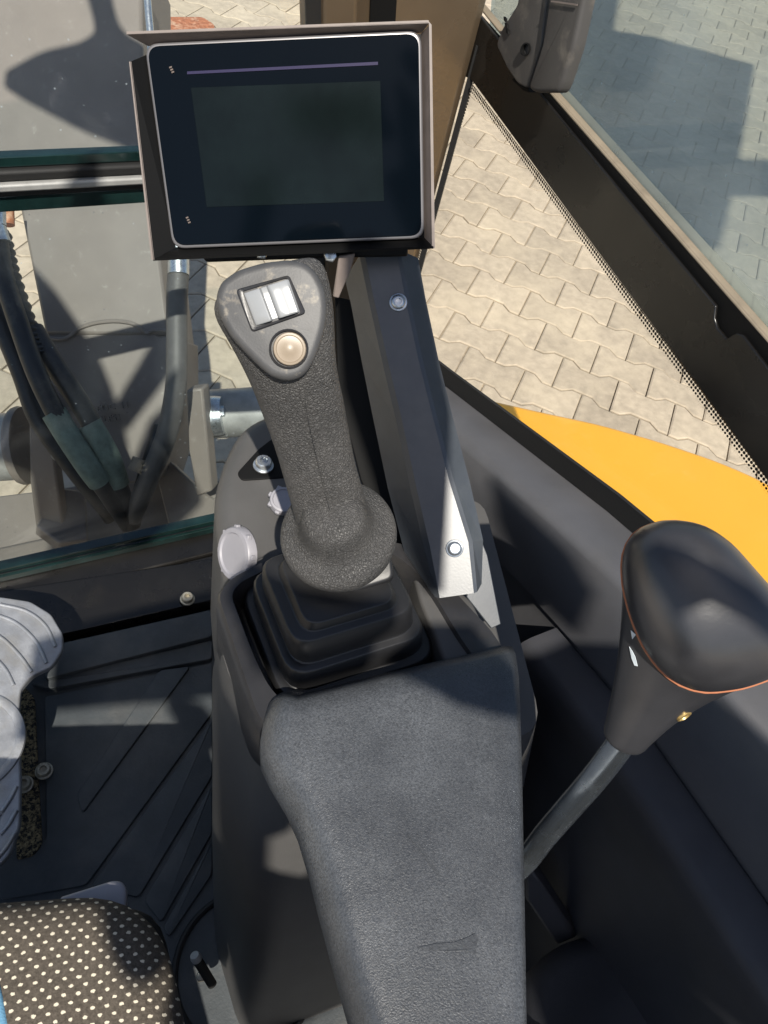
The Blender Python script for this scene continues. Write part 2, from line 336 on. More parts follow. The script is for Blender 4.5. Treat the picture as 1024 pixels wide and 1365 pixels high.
# clockwise rings; centre of the first paver lies half a length from the joint
Pf=[(r*n+j,r*n+(j+1)%n,(r+1)*n+(j+1)%n,(r+1)*n+j) for r in range(2) for j in range(n)]+[tuple(range(2*n,3*n))]
pm=bpy.data.meshes.new('paver'); pm.from_pydata(Pv,[],Pf); bm=bmesh.new(); bm.from_mesh(pm); bmesh.ops.recalc_face_normals(bm,faces=bm.faces); bm.to_mesh(pm); bm.free(); pm.materials.append(MAT['paver'])
def prj(p):
    c=np.array(p)-CAM; r=c[0]*XA+c[1]*YA+c[2]*UP
    return (512+FOC*r[0]/r[2],682.5+FOC*r[1]/r[2],r[2]) if r[2]>.05 else (-9e9,-9e9,-1)
cells=[]
for i in range(-60,70):
    for j in range(-60,60):
        jj=j-i//2
        u=jj*.2+i*.1+.1; v=-i*.143; x,y=lat(u,v)
        if -3.2<x<7.5 and -1.5<y<8.5:
            px,py,dd=prj((x,y,0)); vis=False
            if dd>0 and -20<px<1044 and -20<py<700:
                vis=(px>545 and py<660 and (px>700 or py>60)) or (px<440 and py<60) or (px<330 and 330<py<560)
            cells.append((not vis,dd if dd>0 else 99,x,y))
cells.sort()
rest=[]
for k,(nv,dd,x,y) in enumerate(cells):
    z=random.uniform(-.0018,.0012); rz=ang+random.uniform(-.008,.008)
    tl=(random.uniform(-.006,.006),random.uniform(-.006,.006))
    if k<300 and not nv:
        o=bpy.data.objects.new('paver',pm); col.objects.link(o); o.parent=gnd; o.location=Vector((x,y,z))-gnd.location; o.rotation_euler=(tl[0],tl[1],rz)
    else: rest.append((x,y,z,rz,tl))
V=[];F=[]
for x,y,z,rz,tl in rest:
    c,s=math.cos(rz),math.sin(rz); o=len(V)
    V+=[(c*a-s*b3+x,s*a+c*b3+y,zz+z+tl[0]*b3-tl[1]*a) for a,b3,zz in Pv]; F+=[tuple(q+o for q in f) for f in Pf]
add('paving_field',V,F,'paver',gnd,kind='stuff')

# ================================================================ excavator outside the glass
hood=root('engine_hood',(.8,.2,.6),'smooth bright yellow body panel curving away outside the right side window','body panel')
hp=[(.56,.83,.86),(.66,.725,.88),(.80,.60,.9),(.95,.46,.9),(1.06,.34,.9),(1.16,.16,.9),(1.24,-.1,.9),(1.26,-.7,.9),(.56,-.7,.9)]
hp=[onZ(630,522,.9),onZ(650,529,.9),onZ(720,545,.9),onZ(800,562,.9),onZ(880,585,.9),onZ(960,612,.9),onZ(1024,640,.9),onZ(1110,700,.9),onZ(1180,800,.9),Vector((1.25,-.2,.9)),Vector((1.25,-.8,.9)),Vector((.54,-.8,.9)),Vector((.54,.7,.9))]
slab('panel',rounded(hp,.03,3),.5,'yellow_paint',hood,r=.012,rdown=.012,toward=(0,0,1))

# boom, seen through the windscreen
boom=root('digger_boom',(.155,1.05,.3),'grey steel digger boom with curved weld standing outside the windscreen','boom')
def bp_(x,y,d): return D(x,y,d)
# lower boom: front face (towards the cab) and thickness away
def plate(name,pts,thick,m,parent,bevel=.004,**k):
    P=[Vector(p) for p in pts]; nrm=newell(P)
    if nrm.dot(Vector(CAM)-P[0])<0: P=P[::-1]; nrm=-nrm
    n=len(P); V=P+[p-nrm*thick for p in P]
    F=[tuple(range(n)),tuple(range(2*n-1,n-1,-1))]+[(i,(i+1)%n,n+(i+1)%n,n+i) for i in range(n)]
    return add(name,V,F,m,parent,bevel=bevel,**k)
plate('boom_beam',[bp_(*p) for p in [(-60,-90,1.36),(188,-90,1.36),(192,210,1.37),(208,300,1.375),(222,470,1.38),(226,446,1.38),(60,446,1.38),(25,270,1.37),(-25,210,1.37),(-40,60,1.36)] if p[:2]!=(222,470)],.2,'boom_paint',boom,bevel=.006)
plate('boom_foot',[bp_(*p) for p in [(62,446,1.384),(110,436,1.384),(160,428,1.384),(195,436,1.384),(213,448,1.384),(226,446,1.384),(228,560,1.40),(205,640,1.42),(130,650,1.42),(70,560,1.40)]],.22,'boom_paint',boom,bevel=.004)
tube('weld_bead',[bp_(*p) for p in [(62,450,1.381),(84,452,1.380),(96,446,1.379),(105,438,1.378),(125,431,1.377),(150,428,1.377),(172,430,1.377),(186,436,1.378),(196,444,1.379),(204,440,1.379),(222,441,1.381)]],.0035,'boom_paint',boom,seg=8,sm=3)
# relief lettering on the casting
# illegible cast marks: small raised strokes
def letters(txt,origin,u,v,h,m,parent,th=.0006,name='cast_lettering'):
    cu=bpy.data.curves.new(name,'FONT'); cu.body=txt; cu.size=h; cu.extrude=th; cu.resolution_u=2
    tmp=bpy.data.objects.new(name,cu); col.objects.link(tmp); dg=bpy.context.evaluated_depsgraph_get(); dg.update()
    me=bpy.data.meshes.new_from_object(tmp.evaluated_get(dg)); bpy.data.objects.remove(tmp)
    u=Vector(u).normalized(); v=Vector(v); v=(v-u*v.dot(u)).normalized(); n_=u.cross(v)
    V=[Vector(origin)+u*q.co.x+v*q.co.y+n_*q.co.z for q in me.vertices]; F=[tuple(p.vertices) for p in me.polygons]
    return add(name,V,F,m,parent)
u_=bp_(190,548,1.392)-bp_(132,556,1.392); v_=bp_(132,536,1.386)-bp_(132,556,1.392)
letters('EOC  11',bp_(130,549,1.388),u_,v_,.016,'boom_paint',boom,.003)
letters('PLF51',bp_(133,564,1.388),u_,v_,.016,'boom_paint',boom,.003)
swing=root('swing_bracket',(.155,1.0,.3),'grey cast swing bracket carrying the boom pin beyond the front glass','bracket')
plate('side_plate',[bp_(*p) for p in [(38,535,1.34),(62,530,1.34),(76,640,1.42),(84,700,1.46),(48,706,1.46),(40,640,1.42)]],.035,'boom_paint',swing,bevel=.004)
plate('side_plate',[bp_(*p) for p in [(248,520,1.36),(270,517,1.36),(283,655,1.44),(262,662,1.44),(252,600,1.42)]],.035,'boom_paint',swing,bevel=.004)
for a,b in [((60,590,1.44),(-30,598,1.44)),((262,548,1.44),(300,546,1.44))]: pass
tube('pin_boss',[bp_(-60,600,1.46),bp_(38,594,1.46)],.062,'pin_metal',swing,seg=28)
lathe('pin_flange',bp_(30,594,1.45),(bp_(38,594,1.46)-bp_(-60,600,1.46)),[(.0,-.006),(.07,-.006),(.072,0),(.07,.008),(.03,.01)],'boom_paint',swing)
tube('pin_boss',[bp_(268,553,1.47),bp_(400,545,1.47)],.045,'pin_metal',swing,seg=28)
lathe('pin_flange',bp_(276,555,1.44),(bp_(400,545,1.47)-bp_(268,553,1.47)),[(.0,.03),(.034,.03),(.036,.02),(.036,-.012)],'zinc',swing)
lathe('pin_bolt',bp_(291,549,1.43),(bp_(400,545,1.47)-bp_(268,553,1.47)),[(.012,-.01),(.012,.012),(.008,.014),(0,.014)],'zinc',swing,seg=6,smooth=False)
plate('bracket_floor',[bp_(*p) for p in [(-60,668,1.60),(45,655,1.60),(150,640,1.62),(200,640,1.62),(300,640,1.60),(330,640,1.6),(330,860,1.5),(-60,860,1.5)]],.05,'boom_paint',swing,bevel=.004)
plate('bracket_cheek',[bp_(*p) for p in [(48,700,1.44),(85,650,1.50),(115,655,1.52),(118,720,1.46),(80,724,1.43)]],.03,'boom_paint',swing)
plate('bracket_cheek',[bp_(*p) for p in [(208,635,1.5),(224,612,1.5),(270,655,1.46),(292,668,1.45),(292,690,1.44),(224,700,1.46)]],.03,'boom_paint',swing)
aabox('cross_member',-.6,.9,.93,1.0,.2,.36,'boom_paint',swing,bevel=.01)
lathe('pivot_pin',bp_(78,605,1.40),Vector(CAM)-bp_(78,605,1.40),[(.013,-.02),(.013,.006),(.009,.012),(0,.012)],'zinc',swing,seg=20)
# hoses
def hose(pts,r,mt,label,sleeve=None,group='hydraulic hoses on the boom'):
    h=root('hydraulic_hose',bp_(*pts[0]),label,'hose',group)
    tube('rubber_hose',[bp_(*p) for p in pts],r,mt,h,sm=6,seg=16)
    if sleeve: tube('fabric_sleeve',[bp_(*p) for p in sleeve],r*1.25,'hose_sleeve',h,sm=5,seg=18)
    return h
h1=hose([(-6,300,1.25),(6,370,1.25),(28,440,1.24),(52,505,1.23),(85,570,1.25),(118,620,1.28),(145,660,1.32),(172,700,1.38)],.0155,'hose','thick black hydraulic hose running down the left edge of the boom',[(72,550,1.245),(92,583,1.255),(118,622,1.275),(133,642,1.295)])
_sp=smooth_path([bp_(*p) for p in [(-4,310,1.265),(10,370,1.265),(34,440,1.262),(50,478,1.255)]],22)
loft('spiral_wrap',tube_rings(_sp,[.0185 if k%4<2 else .0215 for k in range(len(_sp))],14),'hose',h1)
hose([(-22,380,1.30),(5,440,1.30),(30,500,1.30),(52,560,1.31),(95,620,1.35),(150,690,1.42)],.016,'hose','black hydraulic hose farthest left, behind the thick one')
hose([(45,440,1.27),(75,490,1.26),(108,540,1.27),(135,590,1.29),(155,640,1.32),(176,700,1.38)],.0165,'hose','thick black hose lying across the boom foot with green cloth sleeve',[(118,565,1.275),(132,588,1.285),(146,615,1.30),(156,645,1.325)])
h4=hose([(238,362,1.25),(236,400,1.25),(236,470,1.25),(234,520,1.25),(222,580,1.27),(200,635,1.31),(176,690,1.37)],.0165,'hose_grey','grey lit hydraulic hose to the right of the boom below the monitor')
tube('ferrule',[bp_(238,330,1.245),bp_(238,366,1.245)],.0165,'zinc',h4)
tube('ferrule',[bp_(-8,255,1.25),bp_(-7,302,1.25),bp_(0,325,1.25)],.017,'zinc',h1)
hose([(215,570,1.33),(205,600,1.32),(192,640,1.33),(178,690,1.38)],.013,'hose','short black hose with pale clip at the bottom of the hose bundle')
tube('hose_clip',[bp_(187,612,1.30),bp_(180,628,1.30)],.0125,'seal_beige',bpy.data.objects['hydraulic_hose.004'])
tag(tube('steel_pipe',[bp_(193,-40,1.33),bp_(200,40,1.33),bp_(204,120,1.33)],.0065,'zinc'),'thin bright steel pipe beside the upper boom at the monitor corner','pipe')
# rusty piece lying by the boom
rp=[onZ(203,22,.25),onZ(270,22,.25),onZ(286,32,.25),onZ(288,60,.25),onZ(200,60,.25)]
tag(slab('rusty_plate',rounded(rp,.02),.03,'rust',r=.004,toward=(0,0,1)),'rusty orange steel plate behind the top left corner of the monitor','steel plate')
tag(tube('orange_hose',[bp_(-10,120,1.6),bp_(-2,180,1.6),bp_(6,215,1.6),bp_(10,300,1.6)],.014,'rust'),'rust orange bar peeking out left of the boom','bar')
cyl=root('boom_cylinder',bp_(60,300,1.1),'','cylinder') if False else None

# ================================================================ cab shell
YW=.75; XW=.5
ws=root('windscreen',(.1,YW,.62),'split front windscreen with green glass edges and a dark middle seal','windscreen')
def wpt(x,y): return onY(x,y,YW)
zb=1.262
XL=-.75
def pane(name,P,m,parent,th=.005): return add(name,P,[tuple(range(len(P)))],m,parent,solid=th)
pane('upper_pane',[(XL,YW,1.285),(.362,YW,1.285),(.25,YW,2.05),(XL,YW,2.05)],'front_glass',ws)
pane('lower_pane',[(XL,YW+.004,.64),(.46,YW+.004,.64),(.368,YW+.004,1.235),(XL,YW+.004,1.235)],'front_glass',ws)
def hbar(name,y0,y1,z0,z1,m,bev=.001): return aabox(name,XL,.372,y0,y1,z0,z1,m,ws,bevel=bev)
hbar('pane_edge',YW-.006,YW+.006,1.277,1.287,'glass_edge')
hbar('rubber_seal',YW-.012,YW+.004,1.266,1.2765,'black_rubber',.003)
hbar('aluminium_strip',YW-.016,YW+.002,1.258,1.2655,'pin_metal',.002)
hbar('rubber_lip',YW-.010,YW+.006,1.249,1.2575,'black_rubber',.003)
hbar('pane_edge',YW-.006,YW+.008,1.232,1.2485,'glass_edge')
hbar('pane_edge',YW-.006,YW+.010,.640,.650,'glass_edge')
hbar('pane_edge',YW-.012,YW-.0065,.626,.639,'glass_edge')
fb=root('front_sill',(.1,.72,.62),'black painted cab sill under the front windscreen','sill')
aabox('sill_bar',XL,.5,.70,.77,.56,.625,'black_paint',fb,bevel=.004)
aabox('sill_step',XL,.5,.655,.6995,.56,.622,'black_paint',fb,bevel=.003)

# right front pillar
pil=root('front_pillar',(.42,.74,.62),'glossy black cab pillar, coloured brown for reflected paving, between windscreen and side window','pillar')
def pillar_ring(z):
    k=(z-.62)/.8; x0=.455-.125*k
    return [(x0,.752,z),(x0+.003,.738,z),(x0+.03,.728,z),(x0+.052,.742,z),(x0+.064,.742,z),(x0+.068,.724,z),(.482,.716,z),(.493,.722,z),(.508,.78,z),(x0,.80,z)]
R_=[pillar_ring(z) for z in (.56,.9,1.2,1.5,1.56)]
R_=[[Vector(v) for v in r] for r in R_]
loft('pillar_post',R_,'pillar_reflect_paint',pil,bevel=.003)
quad_strip('window_gasket',[(.4925,.7135,z) for z in (.9,1.2,1.40)],[(.5005,.7235,z) for z in (.9,1.2,1.40)],'black_rubber',pil,solid=.006)
quad_strip('window_gasket',[Vector(pillar_ring(z)[0])+Vector((-.012,-.004,0)) for z in (.62,1.2,1.55)],[Vector(pillar_ring(z)[0])+Vector((.004,-.006,0)) for z in (.62,1.2,1.55)],'black_rubber',pil,solid=.005)
quad_strip('pillar_groove',[Vector(pillar_ring(z)[3])+Vector((-.002,-.0035,0)) for z in (.62,1.2,1.55)],[Vector(pillar_ring(z)[5])+Vector((.001,-.001,0)) for z in (.62,1.2,1.55)],'black',pil,solid=.003)
# side window: lower fixed pane
def sx_(x,y,X=XW): return onX(x,y,X)
sw=root('side_window',(XW,.4,1.0),'clear lower side window pane with dotted black border above the yellow panel','window')
low=[sx_(628,108),sx_(1040,661),sx_(1100,960),sx_(850,710),sx_(590,510),sx_(525,455),sx_(555,350)]
low[0]+=Vector((0,.0,.02)); low[1]+=Vector((0,0,.02))
pane('glass_pane',[v+Vector((.004,0,0)) for v in [sx_(630,60),sx_(1060,640),sx_(1100,960),sx_(850,722),sx_(590,522),sx_(510,460)]],'side_glass',sw,.004)
def frit(A,B,off=.0):
    A=[Vector(p) for p in A]; B=[Vector(p) for p in B]; L_=[0]
    for i in range(1,len(A)): L_.append(L_[-1]+(A[i]-A[i-1]).length)
    uv=[(l,0) for l in L_]+[(l,(B[i]-A[i]).length) for i,l in enumerate(L_)]
    return quad_strip('frit_border',A,B,'frit',sw,uv=uv)
def edge(p,q,n=8): return [p.lerp(q,i/n) for i in range(n+1)]
def inner(A,towards,w_):
    out=[]
    for i,p in enumerate(A):
        t=(A[min(i+1,len(A)-1)]-A[max(i-1,0)]).normalized(); d=towards-p; d-=t*d.dot(t); out.append(p+d.normalized()*w_)
    return out
cen=sx_(700,420)
for (p,q,wd) in [((628,106),(552,362),.009),((624,104),(1060,687),.009),((585,506),(860,717),.013)]:
    Aa=edge(sx_(*p),sx_(*q)); frit(Aa,inner(Aa,cen,wd))

# middle rail: pressed black sheet with a notch
rl=root('window_rail',(XW,.4,1.38),'black painted steel rail crossing the side window with a notch near its end','window rail')
Xr=.492
ru=[(600,-20),(640,22),(723,129),(954,408),(952,424),(956,438),(968,452),(981,444),(990,447),(1060,540)]
rd=[(1060,690),(1024,642),(900,474),(760,286),(628,106),(606,96),(575,20)]
rp=[onX(x,y,Xr) for x,y in ru+rd]
plate('rail_plate',rp,.003,'black_paint',rl,bevel=.0008)
add('rail_channel',[onX(x,y,.5) for x,y in [(590,-10),(640,20),(1060,495)]]+[onX(x,y,.5) for x,y in [(1060,560),(760,220),(580,30)]],[(0,1,4,5),(1,2,3,4)],'black',rl,solid=.004)
aa=[onX(x,y,.503) for x,y in [(640,8),(732,122),(850,257),(1070,508)]]; bb=[onX(x,y,.503) for x,y in [(643,5),(738,118),(856,251),(1070,494)]]
quad_strip('window_seal',aa,bb,'seal_beige',rl,solid=.008,bevel=.0015)
aa2=[v+Vector((-.004,0,0)) for v in [onX(x,y,.503) for x,y in [(642,6),(736,120),(854,254),(1070,500)]]]; 
tube('seal_lip',aa2,.0012,'seal_beige',rl,seg=8)
# upper tinted sliding pane
uw=root('upper_side_window',(XW+.015,.3,1.6),'tinted dusty upper side window pane on the right of the cab','window')
X2=.512
pane('tinted_pane',[onX(x,y,X2) for x,y in [(655,35),(742,130),(1090,520),(1200,400),(1300,-300),(680,-300)]],'tinted_glass',uw,.004)
ea=[onX(x,y,X2-.004) for x,y in [(744,128),(860,262),(1080,500)]]; eb=[onX(x,y,X2-.004) for x,y in [(757,120),(873,248),(1080,475)]]
glass_mat('dusty_edge',(.8,.88,.84),.45,(.45,.47,.42),specks=.5)
quad_strip('dusty_edge',ea,eb,'dusty_edge',uw)

# window latch
la=root('window_latch',onX(720,60,.47),'grey plastic window latch block with a round hole at the top of the rail','latch')
body=[(683,0),(664,48),(662,62),(690,116),(704,122),(741,122),(748,110),(762,60),(772,20),(780,-40),(690,-40)]
f=[onX(x,y,.468) for x,y in [(692,-40),(690,5),(668,40),(661,60),(676,92),(690,112),(703,118),(722,60),(726,20),(735,-40)]]
slab('latch_cheek',rounded(f,.004,3),.010,'handle_plastic',la,r=.002,toward=(-1,0,.2))
f=[onX(x,y,.462) for x,y in [(736,-40),(728,18),(722,58),(703,118),(712,124),(742,124),(748,112),(764,62),(776,5),(786,-40)]]
slab('latch_body',rounded(f,.005,3),.012,'handle_plastic',la,r=.004,toward=(-1,0,.2))
lathe('latch_hole',onX(701,66,.466),(-1,-.2,.3),[(.0052,.0),(.0052,.0012),(.004,.0012),(.0038,-.004),(0,-.004)],'black',la,seg=20,caps=False)
for k in range(3): 
    a=onX(674+k*1.5,26+k*8,.4665); box('latch_tooth',a,(.001,0,0),(0,.002,0),(0,.001,.0012),'black',la,bevel=0)
box('latch_groove',onX(752,4,.4605),(.0004,0,0),(onX(775,7,.4605)-onX(740,2,.4605))*.5,(0,0,.0006),'shroud_face',la,bevel=0)
slab('latch_catch',rounded([onX(x,y,.474) for x,y in [(700,-40),(706,8),(712,20),(722,18),(740,-40)]],.002,2),.01,'steel_rod',la,r=.001,toward=(-1,0,.2))
slab('latch_foot',rounded([onX(x,y,.478) for x,y in [(681,106),(697,121),(706,124),(703,112),(690,100)]],.002,2),.01,'black',la,r=.001,toward=(-1,0,.2))

# the rest of the cab the light comes through: roof, rear, door frame
cab=root('cab_frame',(-.1,0,.56),'black steel cab frame and posts enclosing the operator place','cab')
def upsun(P,t): return [Vector(p)-sd*t for p in P]
aabox('rear_panel',-.80,.53,-.85,-.80,.56,1.2,'black_paint',cab)
for (x,y) in [(-.76,.74),(-.76,-.8),(.5,-.8)]: aabox('corner_post',x-.03,x+.03,y-.03,y+.03,.56,2.24,'black_paint',cab,bevel=.01)
aabox('door_panel',-.79,-.75,-.1,.72,.56,.80,'black_paint',cab)
aabox('floor_plate',-.78,.52,-.82,.70,.53,.60,'black_paint',cab)

# ================================================================ side trim (moulded panel on the right)
tr_=root('side_trim',(.45,.2,.6),'dark grey moulded side panel with a wide ledge under the right window','trim panel')
def zl(y): 
    pts=[(-.6,1.26),(-.2,1.245),(.107,1.214),(.26,1.171),(.607,1.038),(.74,.99)]
    for (a,za),(b,zb_) in zip(pts,pts[1:]):
        if y<=b: 
            t=(y-a)/(b-a); return za+(zb_-za)*t
    return pts[-1][1]
def prof(y,full):
    z=zl(y); k=min(1,max(0,(.74-y)/.1)); xi=.44
    P=[(.50,z),(.485,z+.001),(xi+.012,z),(xi+.004,z-.003),(xi,z-.010),(xi-.003,z-.05),(xi-.008,z-.095)]
    P+= [(xi-.008,z-.100),(xi-.004,z-.103),(xi-.006,z-.2),(xi,.62)]
    return [Vector((a,y,b)) for a,b in P]
ys=[.72,.6,.5,.4,.3,.2,.1,0,-.1,-.2,-.4,-.6]
loft('upper_trim',[prof(y,0) for y in ys],'trim_plastic',tr_,closed=False,caps=False,solid=.0,sharp=50)
quad_strip('window_gasket',[(.4995,y,zl(y)+.001) for y in ys],[(.4995,y,zl(y)+.026) for y in ys],'black_rubber',tr_,solid=.004)
# lower side box with a soft edge
def prof2(y):
    z=zl(y)-.108; k=max(0,(.22-y)); dx=.055
    return [Vector(v) for v in [(.434,y,z),(.405,y,z-.004),(.397,y,z-.008),(.392,y,z-.018),(.392,y,z-.04),(.41,y,.85),(.415,y,.62)]]
ys2=[.235,.2,.15,.1,.05,0,-.05,-.1,-.2,-.4]
o=loft('side_box',[prof2(y) for y in ys2],'trim_dark',tr_,closed=False,caps=False,sharp=60)
pe=prof2(.235); add('side_box_end',[pe[0]]+pe[1:]+[Vector((.434,.235,.62))],[tuple(range(8))],'trim_dark',tr_)
# low round cover bottom right
cv=[D(*p) for p in [(690,1290,.80),(740,1245,.82),(800,1228,.83),(860,1262,.80),(900,1330,.76),(930,1420,.72),(690,1420,.72)]]
slab('round_cover',rounded(cv,.02,5),.15,'trim_dark',tr_,r=.03,rdown=.03,seg=6)
plate('inner_rib',[D(*p) for p in [(700,1150,.80),(722,1180,.80),(770,1250,.84),(742,1262,.84),(700,1200,.82)]],.02,'trim_dark',tr_)

# ================================================================ floor
ZF=.62
fl=root('floor_mat',(0,.3,.6),'dark ribbed rubber floor mat with dusty patches on the cab floor','floor mat')
aabox('mat_base',-.75,.40,-.3,.60,.600,.616,'mat_rubber',fl,bevel=.002)
def fpoly(name,pts,h,m='mat_rubber',r=.006,z=.6165,par=fl,rr=.0015,**k):
    P=rounded([onZ(x,y,z+h) for x,y in pts],r,3); return slab(name,P,h+.004,m,par,r=rr,toward=(0,0,1),**k)
fpoly('mat_ledge',[(60,862),(283,812),(283,848),(60,905)],.018)
fpoly('mat_ledge',[(40,910),(283,853),(283,878),(66,918)],.010)
fpoly('mat_field',[(60,928),(283,883),(283,950),(115,1180),(0,1200),(0,1130),(62,1120)],.004)
fpoly('raised_pad',[(213,893),(254,888),(110,1084),(102,1060)],.0035,z=.6215)
fpoly('mat_strip',[(283,960),(283,1034),(185,1196),(121,1182)],.004)
fpoly('mat_strip',[(283,1046),(283,1110),(215,1230),(192,1200)],.004)
fpoly('mat_strip',[(283,1120),(283,1165),(225,1250),(218,1236)],.004)
cx=onZ(330,1290,.617)
tube('hatch_ring',[cx+Vector((math.cos(a)*.085,math.sin(a)*.085,0)) for a in [2*math.pi*i/40 for i in range(41)]],.004,'black_rubber',fl,seg=8)
fpoly('front_lip',[(-80,800),(283,745),(283,800),(60,850),(-80,880)],.02,'black_paint',z=.617)
# gap with grit by the pedal
gr=[(33,915),(46,930),(50,1010),(56,1125),(44,1140),(22,1146),(22,930)]
fpoly('gap_grit',gr,.0025,'grit',z=.6215,r=.004)['kind']='stuff'
def bolt(c,r,m,par,label=None,n=Vector((0,0,1))):
    b=disc('bolt_washer',c,n,r*1.25,r*.25,m,par); 
    return lathe('bolt_head',Vector(c)+n*r*.25,n,[(r,0),(r,r*.6),(r*.85,r*.8),(r*.5,r*.8),(r*.46,r*.3),(0,r*.3)],m,par,seg=20,caps=False)
for (x,y,r) in [(59,1028,.009),(33,1046,.009)]: bolt(onZ(x,y,.627),r,'dull_zinc',fl)
bolt(onZ(250,799,.640),.009,'dull_zinc',fl)
# small lever by the console foot
lv=root('small_latch_pin',onZ(268,1295,.63),'small black latch pin with pale tip on the floor by the seat','latch pin')
tube('pin_rod',[onZ(283,1312,.65),onZ(261,1276,.69)],.0055,'black_rubber',lv)
lathe('pin_tip',onZ(261,1276,.69),onZ(261,1276,.69)-onZ(283,1312,.65),[(.006,-.004),(.0062,0),(.005,.004),(0,.005)],'pin_metal',lv,seg=16)
disc('pin_nut',onZ(268,1302,.64),(0,0,1),.006,.006,'dull_zinc',lv,seg=6)

# ================================================================ pedal plate
pd=root('foot_pedal',onZ(-20,1000,.7),'worn silver metal foot pedal with raised ribs at the left edge','pedal')
ZP=.74
def zp(x,y,h=0): return onZ(x,y,ZP+h)
po=[(-150,790),(0,795),(40,801),(68,818),(84,845),(84,866),(70,888),(44,900),(28,918),(25,950),(28,1040),(27,1100),(14,1138),(-20,1172),(-150,1180)]
slab('pedal_plate',rounded([zp(*p) for p in po],.006,4),.008,'alu',pd,r=.003,toward=(0,0,1))
for pts in [[(0,806),(35,815),(60,834),(74,862)],[(-20,815),(20,830),(48,856),(62,884)],[(-40,832),(-2,848),(24,872),(42,896)],[(-60,850),(-20,868),(5,890),(18,914)],[(2,1082),(14,1064),(22,1048)],[(0,1112),(12,1098),(22,1080)],[(-6,1146),(8,1130),(20,1110)],[(-30,1120),(-10,1098),(0,1084)]]:
    tube('rib',[zp(*p,.001) for p in pts],[.0026]*((len(pts)-1)*5+1),'alu',pd,sm=5,seg=10)
cx=zp(-44,990,.0005)
lathe('ring_rib',cx,(0,0,1),[(.064,-.001),(.0632,.0022),(.061,.003),(.055,.003),(.0528,.0022),(.052,-.001)],'alu',pd,seg=56,caps=False)
tube('pedal_shaft',[zp(-40,990,-.01),(onZ(-40,990,.62))],.012,'black_paint',pd)

# ================================================================ seat
st=root('operator_seat',(-.22,-.1,.62),'operator seat cushion in grey brown cloth woven with cream dots','seat')
ZS=1.07
so_=[onZ(x,y,ZS) for x,y in [(-700,1240),(207,1178),(262,1430),(290,1750),(-700,1900)]]
slab('cushion',rounded(so_,[.05,.075,.05,.05,.05],8),.06,'seat_cloth',st,r=.035,rdown=.030,seg=7,dome=.006,toward=(0,0,1),sharp=180)
slab('cushion_base',rounded([v-Vector((0,0,.065)) for v in so_],.03,4),.06,'black_rubber',st,r=.01,toward=(0,0,1))
bo=[onZ(x,y,ZS+.006) for x,y in [(-60,1270),(-4,1300),(3,1325),(12,1365),(24,1430),(-60,1430)]]
slab('blue_inset',rounded(bo,.004,3),.012,'blue_fabric',st,r=.004,toward=(0,0,1))
aabox('backrest',-.48,.0,-.80,-.68,1.05,1.45,'seat_cloth',st,bevel=.04,seg=5)
aabox('seat_pedestal',-.42,-.06,-.4,.0,.62,1.0,'black_rubber',st,bevel=.02)
tg=[onZ(x,y,1.03) for x,y in [(80,1195),(150,1173),(163,1174),(169,1184),(168,1215),(80,1225)]]
slab('adjuster_tab',rounded(tg,[.002,.003,.004,.004,.002,.002],4),.012,'white_plastic',st,r=.003,toward=(0,0,1))

# ================================================================ console
cs=root('joystick_console',(.2,.22,.62),'dark grey moulded right console holding the joystick gaiter','console')
def ring_rr(c,u,v,a,b,r,z,k=5):
    P=[c+u*sx1*a+v*sy1*b for sx1,sy1 in ((-1,-1),(1,-1),(1,1),(-1,1))]; P=[Vector((p.x,p.y,z)) for p in P]; return rounded(P,r,k)
Xh=Vector((1,0,0)); Yh=Vector((0,1,0))
# column
def colring(z,pts,r=.03): return rounded([Vector((x,y,z)) for x,y in pts],r,5)
rg=[colring(.616,[(.076,.165),(.076,.05),(.36,.02),(.38,.30),(.12,.30)]),
    colring(.80,[(.082,.205),(.088,.09),(.35,.05),(.39,.33),(.12,.33)]),
    colring(1.0,[(.094,.25),(.103,.15),(.34,.09),(.40,.35),(.12,.35)]),
    colring(1.13,[(.103,.285),(.113,.19),(.33,.13),(.40,.37),(.14,.36)])]
loft('console_column',rg,'warm_plastic',cs)
# rim tray: outer & inner rings
out=[(286,800),(304,778),(345,757),(430,715),(560,735),(600,790),(668,862),(690,930),(520,1010),(362,985),(340,965),(318,900)]
outer=rounded([onZ(x,y,1.17) for x,y in out],[.01,.012,.01,.02,.02,.02,.02,.02,.02,.02,.01,.02],4)
inn=[(311,803),(322,787),(352,772),(430,735),(520,745),(565,790),(606,860),(640,905),(500,960),(392,950),(362,925),(340,880)]
inner_=rounded([onZ(x,y,1.17) for x,y in inn],[.01,.012,.01,.02,.02,.02,.02,.02,.02,.02,.01,.02],4)
def sh(R,dz,s=1): 
    c=sum(R,Vector())/len(R); return [c+(p-c)*s+Vector((0,0,dz)) for p in R]
loft('console_rim',[sh(outer,-.07,.985),sh(outer,-.006),sh(outer,.006,.995),sh(outer,.010,.975),sh(inner_,.010,1.03),sh(inner_,.004,1.0),sh(inner_,-.06,.97)],'dark_plastic',cs,caps=False,sharp=60)
add('console_well',sh(inner_,-.055,.99),[tuple(range(len(inner_)))],'gaiter_rubber',cs)
# plate right of gaiter under the bracket
kp=[D(*p) for p in [(560,750,.68),(600,770,.67),(634,800,.66),(664,866,.625),(668,905,.60),(600,925,.60),(585,820,.66)]]
kp=[onZ(x,y,1.176) for x,y in [(548,752),(600,776),(630,800),(660,862),(664,900),(600,900),(560,800)]]
slab('console_shoulder',rounded(kp,.006,3),.05,'warm_plastic',cs,r=.004,toward=(0,0,1))
